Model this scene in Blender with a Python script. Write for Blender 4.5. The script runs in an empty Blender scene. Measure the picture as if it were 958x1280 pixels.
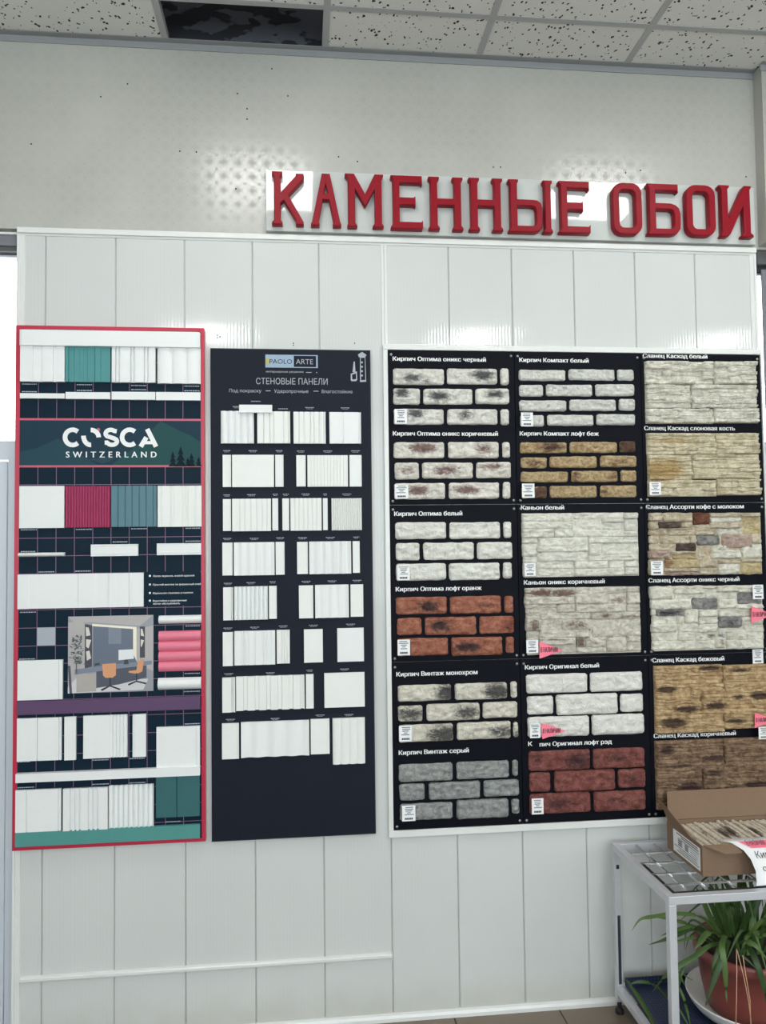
import bpy, math, random
from mathutils import Vector, Matrix, noise
from mathutils.geometry import delaunay_2d_cdt

# ------------------------------------------------------------------ camera, world, exposure
SC = bpy.context.scene
COL = SC.collection
F, CX, CY, CZ = 985.11, 0.92691, -2.96087, 1.74803          # focal length in pixels of a 958x1280 frame; camera place
RIGHT = Vector((0.99463237, -0.10274957, -0.01220591))
FWD = Vector((0.10317648, 0.99377609, 0.0419964))
UP = Vector((0.00781483, -0.04303034, 0.9990432))
cam_d = bpy.data.cameras.new('camera'); cam = bpy.data.objects.new('camera', cam_d); COL.objects.link(cam)
cam_d.sensor_fit = 'VERTICAL'; cam_d.sensor_height = 24.0; cam_d.lens = F / 1280 * 24.0
cam_d.clip_start = 0.05
cam.matrix_world = Matrix(((RIGHT.x, UP.x, -FWD.x, CX), (RIGHT.y, UP.y, -FWD.y, CY), (RIGHT.z, UP.z, -FWD.z, CZ), (0, 0, 0, 1)))
SC.camera = cam

SC.view_settings.view_transform = 'Standard'; SC.view_settings.look = 'None'
SC.view_settings.gamma = 1.0; SC.view_settings.use_curve_mapping = False
SC.view_settings.exposure = 0.22
SC.cycles.use_denoising = True
SC.cycles.max_bounces = 8; SC.cycles.diffuse_bounces = 5

LAMP, LAMP_FAR = 12.5, 24.0            # radiance of the ceiling light panels
SKY = 5.4             # overcast daylight outside the windows
world = bpy.data.worlds.new('overcast_sky'); SC.world = world; world.use_nodes = True
bgn = world.node_tree.nodes['Background']
bgn.inputs[0].default_value = (0.90, 0.96, 1.0, 1); bgn.inputs[1].default_value = SKY

# ------------------------------------------------------------------ helpers
def wall_at(px, py, d=0.0):
    """point on the plane parallel to the back wall, d metres in front of it, seen at a photo pixel"""
    v = RIGHT * ((px - 479) / F) + FWD + UP * ((640 - py) / F)
    t = (-d - CY) / v.y
    return Vector((CX + v.x * t, -d, CZ + v.z * t))
U = wall_at
def level_at(px, py, z):
    v = RIGHT * ((px - 479) / F) + FWD + UP * ((640 - py) / F)
    t = (z - CZ) / v.z
    return Vector((CX + v.x * t, CY + v.y * t, z))
class Crop:
    """coordinates read in an enlarged crop of the photo -> photo pixels"""
    def __init__(s, x0, y0, x1): s.x0, s.y0, s.k = x0, y0, 958.0 / (x1 - x0)
    def px(s, x, y): return s.x0 + x / s.k, s.y0 + y / s.k
    def rect(s, x0, y0, x1, y1, d): return rect(*s.px(x0, y0), *s.px(x1, y1), d)
def rect(x0, y0, x1, y1, d):
    a, b = U(x0, y0, d), U(x1, y1, d)
    return (min(a.x, b.x), min(a.z, b.z), max(a.x, b.x), max(a.z, b.z))

def s2l(c):
    return tuple(((v / 255) / 12.92 if v / 255 <= 0.04045 else ((v / 255 + 0.055) / 1.055) ** 2.4) for v in c)

class NT:
    def __init__(s, name):
        s.m = bpy.data.materials.new(name); s.m.use_nodes = True
        s.t = s.m.node_tree; s.b = s.t.nodes['Principled BSDF']; s._pos = None
    def n(s, kind, **kw):
        nd = s.t.nodes.new(kind)
        for k, v in kw.items(): setattr(nd, k, v)
        return nd
    def link(s, a, b): s.t.links.new(a, b)
    def pos(s):
        if s._pos is None: s._pos = s.n('ShaderNodeNewGeometry').outputs['Position']
        return s._pos
    def math(s, op, a, b=0.0, c=None):
        nd = s.n('ShaderNodeMath', operation=op)
        for i, v in enumerate((a, b, c)):
            if v is None: continue
            if isinstance(v, (int, float)): nd.inputs[i].default_value = v
            else: s.link(v, nd.inputs[i])
        return nd.outputs[0]
    def ss(s, x, lo, hi):
        nd = s.n('ShaderNodeMapRange', interpolation_type='SMOOTHSTEP')
        s.link(x, nd.inputs[0]); nd.inputs[1].default_value = lo; nd.inputs[2].default_value = hi
        return nd.outputs[0]
    def noise(s, scale, detail=3, rough=0.55, stretch=None, dist=0.0):
        nd = s.n('ShaderNodeTexNoise'); nd.inputs['Scale'].default_value = scale
        nd.inputs['Detail'].default_value = detail; nd.inputs['Roughness'].default_value = rough
        nd.inputs['Distortion'].default_value = dist
        if stretch:
            mp = s.n('ShaderNodeMapping'); mp.inputs['Scale'].default_value = stretch
            s.link(s.pos(), mp.inputs[0]); s.link(mp.outputs[0], nd.inputs['Vector'])
        else: s.link(s.pos(), nd.inputs['Vector'])
        return nd.outputs[0]
    def mix(s, f, a, b):
        nd = s.n('ShaderNodeMix', data_type='RGBA')
        for i, v in ((0, f), (6, a), (7, b)):
            if isinstance(v, (int, float)): nd.inputs[i].default_value = v
            elif isinstance(v, tuple): nd.inputs[i].default_value = (*v[:3], 1)
            else: s.link(v, nd.inputs[i])
        return nd.outputs[2]
    def color(s, v):
        if isinstance(v, tuple): s.b.inputs['Base Color'].default_value = (*v[:3], 1)
        else: s.link(v, s.b.inputs['Base Color'])
    def set(s, key, v):
        if isinstance(v, (int, float)): s.b.inputs[key].default_value = v
        else: s.link(v, s.b.inputs[key])
    def bump(s, h, strength=0.3, dist=0.002):
        nd = s.n('ShaderNodeBump'); nd.inputs['Strength'].default_value = strength; nd.inputs['Distance'].default_value = dist
        s.link(h, nd.inputs['Height']); s.link(nd.outputs[0], s.b.inputs['Normal'])

def simple(name, rgb, rough=0.5, metal=0.0, var=0.06, scale=30, bump=0.0, spec=0.5):
    m = NT(name); c = s2l(rgb)
    m.color(m.mix(m.noise(scale), tuple(v * (1 - var) for v in c), tuple(min(1, v * (1 + var)) for v in c)))
    m.set('Roughness', rough); m.set('Metallic', metal); m.set('Specular IOR Level', spec)
    if bump: m.bump(m.noise(scale * 6), bump, 0.001)
    return m.m

class MB:
    def __init__(s): s.v, s.f, s.a = [], [], None
    def box(s, x0, y0, z0, x1, y1, z1):
        b = len(s.v)
        s.v += [(x0, y0, z0), (x1, y0, z0), (x1, y1, z0), (x0, y1, z0), (x0, y0, z1), (x1, y0, z1), (x1, y1, z1), (x0, y1, z1)]
        s.f += [tuple(b + i for i in q) for q in ((0, 3, 2, 1), (4, 5, 6, 7), (0, 1, 5, 4), (1, 2, 6, 5), (2, 3, 7, 6), (3, 0, 4, 7))]
        return s
    def flat(s, pts, d):            # polygon facing the room, in the plane d metres in front of the wall
        b = len(s.v); s.v += [(x, -d, z) for x, z in pts]; n = len(pts)
        area = sum(pts[i][0] * pts[(i + 1) % n][1] - pts[(i + 1) % n][0] * pts[i][1] for i in range(n))
        s.f.append(tuple(range(b, b + n)) if area > 0 else tuple(range(b + n - 1, b - 1, -1)))
        return s
    def frect(s, r, d): return s.flat([(r[0], r[1]), (r[2], r[1]), (r[2], r[3]), (r[0], r[3])], d)
    def ribbon(s, pts, w, d):       # flat stroke along a polyline in the wall plane
        n = len(pts); L, Rr = [], []
        for i in range(n):
            a = Vector(pts[max(i - 1, 0)]); c = Vector(pts[min(i + 1, n - 1)]); t = (c - a).normalized()
            p = Vector(pts[i]); nn = Vector((-t.y, t.x)) * w / 2
            L.append(p + nn); Rr.append(p - nn)
        for i in range(n - 1):
            s.flat([tuple(Rr[i]), tuple(Rr[i + 1]), tuple(L[i + 1]), tuple(L[i])], d)
        return s
    def prism(s, pts, d0, d1):      # polygon in the wall plane extruded from d0 to d1
        n = len(pts)
        area = sum(pts[i][0] * pts[(i + 1) % n][1] - pts[(i + 1) % n][0] * pts[i][1] for i in range(n))
        if area < 0: pts = pts[::-1]
        b = len(s.v)
        s.v += [(x, -d1, z) for x, z in pts] + [(x, -d0, z) for x, z in pts]
        s.f.append(tuple(range(b, b + n))); s.f.append(tuple(range(b + 2 * n - 1, b + n - 1, -1)))
        for i in range(n):
            j = (i + 1) % n; s.f.append((b + j, b + i, b + n + i, b + n + j))
        return s
    def tube(s, pts, r, seg=8, caps=True):
        pts = [Vector(p) for p in pts]; n = len(pts); b = len(s.v)
        rr = r if isinstance(r, (list, tuple)) else [r] * n
        for i in range(n):
            t = (pts[min(i + 1, n - 1)] - pts[max(i - 1, 0)]).normalized()
            a = Vector((0, 0, 1)) if abs(t.z) < 0.9 else Vector((1, 0, 0))
            e1 = t.cross(a).normalized(); e2 = t.cross(e1)
            for k in range(seg):
                an = 2 * math.pi * k / seg
                s.v.append(tuple(pts[i] + (e1 * math.cos(an) + e2 * math.sin(an)) * rr[i]))
        for i in range(n - 1):
            for k in range(seg):
                k2 = (k + 1) % seg
                s.f.append((b + i * seg + k, b + i * seg + k2, b + (i + 1) * seg + k2, b + (i + 1) * seg + k))
        if caps:
            s.f.append(tuple(b + k for k in range(seg - 1, -1, -1))); s.f.append(tuple(b + (n - 1) * seg + k for k in range(seg)))
        return s
    def lathe(s, prof, c, seg=40):
        b = len(s.v); n = len(prof)
        for r, z in prof:
            for k in range(seg):
                an = 2 * math.pi * k / seg; s.v.append((c[0] + r * math.cos(an), c[1] + r * math.sin(an), c[2] + z))
        for i in range(n - 1):
            for k in range(seg):
                k2 = (k + 1) % seg
                s.f.append((b + i * seg + k, b + i * seg + k2, b + (i + 1) * seg + k2, b + (i + 1) * seg + k))
        return s
    def mesh(s, name):
        c = Vector([(min(v[i] for v in s.v) + max(v[i] for v in s.v)) / 2 for i in range(3)])
        me = bpy.data.meshes.new(name); me.from_pydata([tuple(Vector(v) - c) for v in s.v], [], s.f); me.validate(); me.update()
        return me, c
    def build(s, name, mat, parent=None, smooth=False, attr=None):
        me, c = s.mesh(name)
        if attr is not None:
            at = me.attributes.new('stain', 'FLOAT', 'POINT'); at.data.foreach_set('value', attr)
        return link(name, me, c, mat, parent, smooth)

def link(name, me, c, mat, parent=None, smooth=False):
    o = bpy.data.objects.new(name, me); COL.objects.link(o)
    if mat is not None and not me.materials: me.materials.append(mat)
    if parent is not None: o.parent = parent; o.location = c - wloc(parent)
    else: o.location = c
    if smooth: me.polygons.foreach_set('use_smooth', [True] * len(me.polygons))
    return o
def wloc(o):
    l = o.location.copy()
    while o.parent: o = o.parent; l += o.location
    return l
def tag(o, label=None, cat=None, group=None, kind=None):
    for k, v in (('label', label), ('category', cat), ('group', group), ('kind', kind)):
        if v: o[k] = v
    return o
def thing(name, label, cat, loc, group=None):
    o = bpy.data.objects.new(name, None); COL.objects.link(o); o.location = loc; o.empty_display_size = 0.1
    return tag(o, label, cat, group)
def bevel(o, w=0.002, seg=2):
    md = o.modifiers.new('bevel', 'BEVEL'); md.width = w; md.segments = seg; md.limit_method = 'ANGLE'
    return o

def text_mesh(body, bold=0.0, space=1.0):
    """outlines of the built-in font, filled by winding number"""
    c = bpy.data.curves.new('lettering', 'FONT'); c.body = body; c.offset = bold; c.space_character = space; c.resolution_u = 3; c.fill_mode = 'NONE'
    o = bpy.data.objects.new('lettering', c); COL.objects.link(o)
    me = bpy.data.meshes.new_from_object(o.evaluated_get(bpy.context.evaluated_depsgraph_get()))
    bpy.data.objects.remove(o); bpy.data.curves.remove(c)
    co = [Vector((v.co.x, v.co.y)) for v in me.vertices]; ed = [tuple(e.vertices) for e in me.edges]; bpy.data.meshes.remove(me)
    nb = {}
    for i, j in ed: nb.setdefault(i, []).append(j); nb.setdefault(j, []).append(i)
    seen, loops = set(), []
    for st in nb:                                     # outline loops, in the order of the font
        if st in seen: continue
        lp, cur = [st], st; seen.add(st); nxt = st + 1 if st + 1 in nb[st] else nb[st][0]
        while nxt not in seen:
            lp.append(nxt); seen.add(nxt); cand = [k for k in nb[nxt] if k not in seen]
            if not cand: break
            nxt = cand[0]
        loops.append(lp)
    info = [(lp, min(co[k].x for k in lp), max(co[k].x for k in lp), min(co[k].y for k in lp), max(co[k].y for k in lp)) for lp in loops]
    V, _, T, _, _, _ = delaunay_2d_cdt(co, ed, [], 0, 1e-6)
    keep = []
    for t in T:
        p = (V[t[0]] + V[t[1]] + V[t[2]]) / 3; w = 0
        for lp, x0, x1, y0, y1 in info:
            if not (x0 <= p.x <= x1 and y0 <= p.y <= y1): continue
            n = len(lp)
            for k in range(n):
                q, r = co[lp[k]], co[lp[(k + 1) % n]]
                if (q.y <= p.y) != (r.y <= p.y):
                    x = q.x + (p.y - q.y) / (r.y - q.y) * (r.x - q.x)
                    if x > p.x: w += 1 if r.y > q.y else -1
        if w: keep.append(tuple(t))
    me = bpy.data.meshes.new('lettering'); me.from_pydata([(v.x, v.y, 0) for v in V], [], keep); me.update()
    return me
def add_text(mb, body, x0, x1, z, cap, d, bold=0.0, space=1.0):
    """lettering fitted between x0 and x1 with its baseline at z"""
    me = text_mesh(body, bold, space)
    if not me.vertices: return
    xs = [v.co.x for v in me.vertices]; a, b = min(xs), max(xs)
    kx = (x1 - x0) / (b - a); kz = cap / 0.69
    for n, sh in enumerate((-1.3 * bold, 1.3 * bold) if bold else (0.0,)):        # heavier strokes: the outline laid twice, a hair apart
        base = len(mb.v)
        mb.v += [(x0 + (v.co.x - a + sh) * kx, -d - 0.00015 * n, z + v.co.y * kz) for v in me.vertices]
        mb.f += [tuple(base + i for i in p.vertices) for p in me.polygons]
    bpy.data.meshes.remove(me)

def panel(mb, r, prof, d0, d1, axis='v'):
    """sheet with a moulded profile: prof = [(u, depth 0..1)] across the width (axis v) or height (axis h)"""
    x0, z0, x1, z1 = r; n = len(prof); b = len(mb.v)
    for u, h in prof:
        d = d0 + (d1 - d0) * h
        if axis == 'v':
            x = x0 + (x1 - x0) * u; mb.v += [(x, -d, z1), (x, -d, z0), (x, -d0, z1), (x, -d0, z0)]
        else:
            z = z1 - (z1 - z0) * u; mb.v += [(x1, -d, z), (x0, -d, z), (x1, -d0, z), (x0, -d0, z)]
    for i in range(n - 1):
        a, c = b + 4 * i, b + 4 * i + 4
        mb.f += [(a, a + 1, c + 1, c), (a + 2, a, c, c + 2), (a + 1, a + 3, c + 3, c + 1), (a + 3, a + 2, c + 2, c + 3)]
    e = b + 4 * (n - 1)
    mb.f += [(b, b + 2, b + 3, b + 1), (e, e + 1, e + 3, e + 2)]
    return mb
def prof_flat(): return [(0, 0.86), (0.012, 1), (0.988, 1), (1, 0.86)]
def prof_lip(side=1):
    p = [(0, 1), (0.91, 1), (0.915, 0.6), (0.935, 0.6), (0.94, 1), (1, 1)]
    return p if side > 0 else [(1 - u, h) for u, h in reversed(p)]
def prof_groove(us, w=0.018, dep=0.45):
    p = [(0, 0.9), (0.01, 1)]
    for u in us: p += [(u - w, 1), (u - w * 0.4, 1 - dep), (u + w * 0.4, 1 - dep), (u + w, 1)]
    return p + [(0.99, 1), (1, 0.9)]
def prof_wave(n, lo=0.35, k=8):
    return [(i / (n * k), lo + (1 - lo) * (0.5 + 0.5 * math.cos(2 * math.pi * i / k))) for i in range(n * k + 1)]
def prof_flute(n, lo=0.4, k=6):        # concave flutes between sharp ridges
    return [(i / (n * k), 1 - (1 - lo) * abs(math.sin(math.pi * i / k)) ** 0.7) for i in range(n * k + 1)]
def prof_reed(n, lo=0.5, k=6):         # convex reeds
    return [(i / (n * k), lo + (1 - lo) * abs(math.sin(math.pi * i / k)) ** 0.6) for i in range(n * k + 1)]
def prof_hat(n, duty=0.62, lo=0.25):
    p = []
    for i in range(n):
        p += [((i + 0.02) / n, 1), ((i + duty) / n, 1), ((i + duty + 0.05) / n, lo), ((i + 0.97) / n, lo)]
    return [(0, 1)] + p + [(0.985, 1), (1, 1)]
def prof_mix(flat_to, n, lo=0.4):
    return [(0, 0.9), (0.01, 1), (flat_to - 0.01, 1)] + [(flat_to + (1 - flat_to) * u, h) for u, h in prof_flute(n, lo)]
def prof_step(seed, n=7):
    rng = random.Random(seed); p = [(0, 1)]; u = 0.0
    cuts = sorted(rng.uniform(0.05, 0.95) for _ in range(n)); last = 1.0
    for c in cuts:
        h = rng.choice((0.55, 0.75, 0.9, 1.0, 0.65)); p += [(c, last), (c + 0.012, h)]; last = h
    return p + [(1, last)]

# ------------------------------------------------------------------ materials
def mat_wallpaper():
    m = NT('embossed_wallpaper'); P = 0.0535
    sp = m.n('ShaderNodeSeparateXYZ'); m.link(m.pos(), sp.inputs[0])
    hx = m.math('ADD', sp.outputs[0], sp.outputs[1])
    u = m.math('SUBTRACT', m.math('FRACT', m.math('ADD', m.math('DIVIDE', hx, P), 200.3)), 0.5)
    v = m.math('SUBTRACT', m.math('FRACT', m.math('ADD', m.math('DIVIDE', sp.outputs[2], P), 0.62)), 0.5)
    au, av = m.math('ABSOLUTE', u), m.math('ABSOLUTE', v)
    r = m.math('SQRT', m.math('ADD', m.math('MULTIPLY', u, u), m.math('MULTIPLY', v, v)))
    ring = m.math('LESS_THAN', m.math('ABSOLUTE', m.math('SUBTRACT', r, 0.40)), 0.027)
    ring2 = m.math('LESS_THAN', m.math('ABSOLUTE', m.math('SUBTRACT', r, 0.27)), 0.016)
    edge = m.math('GREATER_THAN', m.math('MAXIMUM', au, av), 0.466)
    cu, cv = m.math('SUBTRACT', 0.5, au), m.math('SUBTRACT', 0.5, av)
    dia = m.math('ADD', cu, cv)
    node = m.math('LESS_THAN', dia, 0.15)
    halo = m.math('LESS_THAN', m.math('ABSOLUTE', m.math('SUBTRACT', dia, 0.26)), 0.024)
    diag = m.math('LESS_THAN', m.math('ABSOLUTE', m.math('SUBTRACT', au, av)), 0.022)
    diag = m.math('MULTIPLY', diag, m.math('GREATER_THAN', r, 0.16))
    pat = m.math('MAXIMUM', m.math('MAXIMUM', ring, ring2), m.math('MAXIMUM', edge, m.math('MAXIMUM', halo, diag)))
    pat = m.math('MULTIPLY', pat, m.math('SUBTRACT', 1.0, node))
    grime = m.noise(1.3, 4, 0.6); fine = m.noise(220, 2)
    base = m.mix(m.ss(grime, 0.3, 0.75), s2l((172, 172, 166)), s2l((187, 187, 181)))
    m.color(m.mix(m.math('MULTIPLY', pat, 0.34), base, s2l((212, 212, 206))))
    m.set('Roughness', m.math('SUBTRACT', 0.6, m.math('MULTIPLY', pat, 0.38)))
    m.set('Specular IOR Level', m.math('ADD', 0.08, m.math('MULTIPLY', pat, 0.92)))
    m.bump(m.math('ADD', m.math('MULTIPLY', pat, 0.2), fine), 0.12, 0.0005)
    return m.m
def mat_pvc():
    m = NT('white_pvc_panel')
    sp = m.n('ShaderNodeSeparateXYZ'); m.link(m.pos(), sp.inputs[0])
    w = m.math('SINE', m.math('MULTIPLY', sp.outputs[0], 2 * math.pi / 0.0125))
    g = m.math('MULTIPLY', m.math('SUBTRACT', 1.0, m.ss(m.math('ADD', sp.outputs[2], m.math('MULTIPLY', m.noise(9), 0.12)), 0.04, 0.22)), 0.35)
    c = m.mix(m.noise(2.2), s2l((203, 207, 206)), s2l((213, 216, 214)))
    m.color(m.mix(g, c, s2l((176, 168, 150))))
    m.set('Roughness', 0.075); m.set('Specular IOR Level', 0.45)
    h = m.math('ADD', m.math('MULTIPLY', w, 0.8), m.math('MULTIPLY', m.noise(1.8, 2), 5.0))
    m.bump(h, 0.10, 0.0006)
    return m.m
def mat_tile():
    m = NT('mineral_ceiling_tile')
    v = m.n('ShaderNodeTexVoronoi'); v.inputs['Scale'].default_value = 62; v.inputs['Randomness'].default_value = 1.0
    mp = m.n('ShaderNodeMapping'); mp.inputs['Scale'].default_value = (1.0, 0.75, 0.0)
    ad = m.n('ShaderNodeVectorMath', operation='ADD'); nz = m.n('ShaderNodeTexNoise'); nz.inputs['Scale'].default_value = 55
    sc = m.n('ShaderNodeVectorMath', operation='SCALE'); sc.inputs['Scale'].default_value = 0.013
    m.link(m.pos(), nz.inputs['Vector']); m.link(nz.outputs[1], sc.inputs[0])
    m.link(m.pos(), ad.inputs[0]); m.link(sc.outputs[0], ad.inputs[1]); m.link(ad.outputs[0], mp.inputs[0])
    m.link(mp.outputs[0], v.inputs['Vector'])
    size = m.math('MULTIPLY', m.ss(m.noise(38, 2), 0.34, 0.66), 0.30)
    pit = m.math('LESS_THAN', v.outputs['Distance'], m.math('ADD', size, 0.035))
    c = m.mix(m.noise(3), s2l((222, 224, 222)), s2l((232, 233, 230)))
    m.color(m.mix(pit, c, s2l((62, 62, 60))))
    m.set('Roughness', 0.9); m.set('Specular IOR Level', 0.1)
    m.bump(m.math('MULTIPLY', pit, -1.0), 0.5, 0.003)
    return m.m
def mat_stone(name, a, b, stain, rough=0.75, vein=None, fleck=0.0, bump=1.0, scale=45):
    m = NT(name)
    n1 = m.noise(scale, 4, 0.6, dist=0.4); n2 = m.noise(260, 2)
    c = m.mix(m.ss(n1, 0.32, 0.68), s2l(a), s2l(b))
    if vein:
        c = m.mix(m.math('MULTIPLY', m.ss(m.noise(16, 4, 0.6), 0.52, 0.7), 0.75), c, s2l(vein))
    at = m.n('ShaderNodeAttribute', attribute_name='stain')
    f = m.math('ADD', at.outputs['Fac'], m.math('MULTIPLY', m.math('SUBTRACT', m.noise(34, 6, 0.72, stretch=(0.8, 1, 1.5), dist=1.6), 0.5), 2.1))
    f = m.ss(f, 0.20, 1.0)
    gate = m.math('GREATER_THAN', at.outputs['Fac'], 0.02)
    c = m.mix(m.math('MULTIPLY', m.math('MULTIPLY', f, gate), 0.92), c, s2l(stain))
    m.color(c); m.set('Roughness', rough); m.set('Specular IOR Level', 0.25)
    m.bump(m.math('ADD', n1, m.math('MULTIPLY', n2, 0.30)), bump, 0.013)
    return m.m
def mat_glass():
    m = bpy.data.materials.new('window_glass'); m.use_nodes = True; t = m.node_tree
    t.nodes.remove(t.nodes['Principled BSDF']); out = t.nodes['Material Output']
    tr = t.nodes.new('ShaderNodeBsdfTransparent'); tr.inputs[0].default_value = (0.96, 0.98, 0.98, 1)
    gl = t.nodes.new('ShaderNodeBsdfGlossy'); gl.inputs['Roughness'].default_value = 0.03
    fr = t.nodes.new('ShaderNodeFresnel'); fr.inputs[0].default_value = 1.45
    mx = t.nodes.new('ShaderNodeMixShader')
    t.links.new(fr.outputs[0], mx.inputs[0]); t.links.new(tr.outputs[0], mx.inputs[1]); t.links.new(gl.outputs[0], mx.inputs[2])
    t.links.new(mx.outputs[0], out.inputs[0])
    return m
def mat_emit(name, rgb, s):
    m = NT(name); m.color((0.9, 0.9, 0.9)); m.b.inputs['Emission Color'].default_value = (*rgb, 1); m.b.inputs['Emission Strength'].default_value = s
    return m.m
def mat_concrete():
    m = NT('bare_flaking_concrete')
    f = m.ss(m.noise(5.5, 4, 0.5, stretch=(1, 1, 2.2)), 0.49, 0.51)
    m.color(m.mix(f, s2l((84, 88, 96)), s2l((44, 46, 52)))); m.set('Roughness', 0.95)
    m.bump(m.math('MULTIPLY', f, -1.0), 0.8, 0.006)
    return m.m
def mat_perforated():
    m = NT('blue_perforated_plastic')
    v = m.n('ShaderNodeTexVoronoi'); v.inputs['Scale'].default_value = 75; v.inputs['Randomness'].default_value = 0.0
    m.link(m.pos(), v.inputs['Vector'])
    h = m.math('LESS_THAN', v.outputs['Distance'], 0.42)
    m.color(m.mix(h, s2l((30, 46, 82)), s2l((10, 14, 28)))); m.set('Roughness', 0.45)
    return m.m
def mat_leaf():
    m = NT('strap_leaf')
    inf = m.n('ShaderNodeObjectInfo')
    c = m.mix(inf.outputs['Random'], s2l((42, 68, 32)), s2l((84, 112, 56)))
    m.color(m.mix(m.math('MULTIPLY', m.ss(m.noise(14, 2), 0.5, 0.8), 0.4), c, s2l((118, 138, 78))))
    m.set('Roughness', 0.42); m.set('Specular IOR Level', 0.4)
    return m.m

M = {}
M['paper'] = mat_wallpaper(); M['pvc'] = mat_pvc(); M['tile'] = mat_tile(); M['glass'] = mat_glass()
M['concrete'] = mat_concrete(); M['perf'] = mat_perforated(); M['leaf'] = mat_leaf()
M['lamp'] = mat_emit('light_diffuser', (1.0, 0.985, 0.95), LAMP); M['lamp_far'] = mat_emit('light_diffuser', (1.0, 0.985, 0.95), LAMP_FAR)
M['trim'] = simple('white_plastic_trim', (226, 228, 226), 0.25, var=0.03)
M['rail'] = simple('painted_ceiling_rail', (172, 175, 176), 0.45, var=0.03)
M['angle'] = simple('shaded_white_angle', (150, 153, 155), 0.5, var=0.04)  # white wall angle, its shade put into the grey colour
M['plaster'] = simple('painted_plaster', (236, 234, 228), 0.8, var=0.04, scale=3)
M['floor'] = simple('brown_floor_tile', (120, 106, 92), 0.35, var=0.14, scale=9)
M['grout'] = simple('floor_grout', (92, 84, 76), 0.9)
M['doorw'] = simple('white_door_plastic', (206, 212, 222), 0.3, var=0.03, scale=6)
M['gasket'] = simple('dark_gasket', (40, 44, 52), 0.6)
M['greyp'] = simple('grey_blind_plastic', (120, 121, 128), 0.5, var=0.05)
M['dgrey'] = simple('dark_grey_plastic', (88, 88, 90), 0.55, var=0.06)
M['signred'] = simple('crimson_sign_plastic', (140, 1, 26), 0.5, spec=0.25, var=0.05, scale=12)
M['gloss'] = simple('glossy_white_sheet', (200, 205, 202), 0.035, var=0.01, spec=0.6)
M['redframe'] = simple('crimson_board_frame', (190, 34, 66), 0.35, var=0.05)
M['teal_board'] = simple('dark_teal_board', (10, 34, 50), 0.5, var=0.06, spec=0.12)
M['header'] = simple('teal_header_print', (24, 54, 70), 0.42, var=0.05, spec=0.15)
M['hill'] = simple('muted_teal_print', (34, 68, 80), 0.42, var=0.05, spec=0.15)
M['hill2'] = simple('green_teal_print', (32, 74, 76), 0.42, var=0.05, spec=0.15)
M['tree'] = simple('dark_tree_print', (12, 34, 42), 0.5, spec=0.1)
M['pinkline'] = simple('rose_line_print', (196, 82, 108), 0.4)
M['mauveline'] = simple('mauve_grid_print', (128, 92, 122), 0.4)
M['white'] = simple('white_print', (238, 240, 240), 0.5, var=0.02)
M['greyprint'] = simple('pale_grey_print', (168, 174, 184), 0.5, var=0.02)
M['inkgrey'] = simple('grey_ink', (120, 124, 128), 0.6)
M['ink'] = simple('black_ink', (24, 24, 28), 0.6)
M['samplew'] = simple('white_primed_sample', (233, 236, 236), 0.5, var=0.02, scale=60)
M['samplec'] = simple('pale_cream_sample', (234, 236, 233), 0.5, var=0.02, scale=60)
M['tealS'] = simple('teal_sample', (70, 140, 142), 0.45, var=0.05)
M['tealD'] = simple('deep_teal_sample', (44, 98, 102), 0.4, var=0.05)
M['tealG'] = simple('slate_teal_sample', (74, 118, 132), 0.45, var=0.05)
M['magenta'] = simple('raspberry_sample', (160, 48, 92), 0.5, var=0.07)
M['pink'] = simple('pink_sample', (226, 122, 146), 0.45, var=0.04)
M['purple'] = simple('plum_strip', (86, 58, 98), 0.45, var=0.06)
M['tealB'] = simple('sea_green_strip', (78, 146, 142), 0.45, var=0.05)
M['navy'] = simple('navy_board', (24, 29, 42), 0.55, var=0.05, scale=4, spec=0.15)
M['navyedge'] = simple('black_edge', (14, 16, 20), 0.5)
M['logoblue'] = simple('powder_blue_print', (150, 172, 194), 0.5)
M['yellow'] = simple('mustard_print', (190, 172, 60), 0.5)
M['black'] = simple('black_display_board', (10, 13, 23), 0.55, var=0.1, scale=6, spec=0.10)
M['screw'] = simple('steel_screw', (190, 192, 192), 0.3, metal=0.8)
M['pinktag'] = simple('fluorescent_pink_paper', (255, 128, 152), 0.6, var=0.02)
M['sheet'] = simple('white_paper', (240, 242, 244), 0.6, var=0.01)
M['card'] = simple('corrugated_cardboard', (132, 108, 88), 0.85, var=0.07, scale=40)
M['alu'] = simple('brushed_aluminium', (206, 208, 214), 0.38, metal=0.35, var=0.05)
M['chrome'] = simple('zinc_wire', (200, 202, 204), 0.25, metal=0.85)
M['rubber'] = simple('black_rubber', (26, 25, 28), 0.6)
M['pot'] = simple('terracotta_plastic', (126, 62, 56), 0.36, var=0.06, scale=8)
M['potw'] = simple('white_plastic_pot', (232, 232, 228), 0.35, var=0.02)
M['soil'] = simple('potting_soil', (40, 30, 24), 0.95, var=0.3, scale=120, bump=0.6)
M['stolon'] = simple('pale_stolon', (196, 160, 128), 0.6)
M['hole'] = simple('drill_hole', (30, 28, 26), 0.9)

# ------------------------------------------------------------------ the room
ZC = 3.655      # suspended ceiling
XL, XR, YB = -2.6, 6.2, -6.6
def struct(o): o['kind'] = 'structure'; return o

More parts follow.
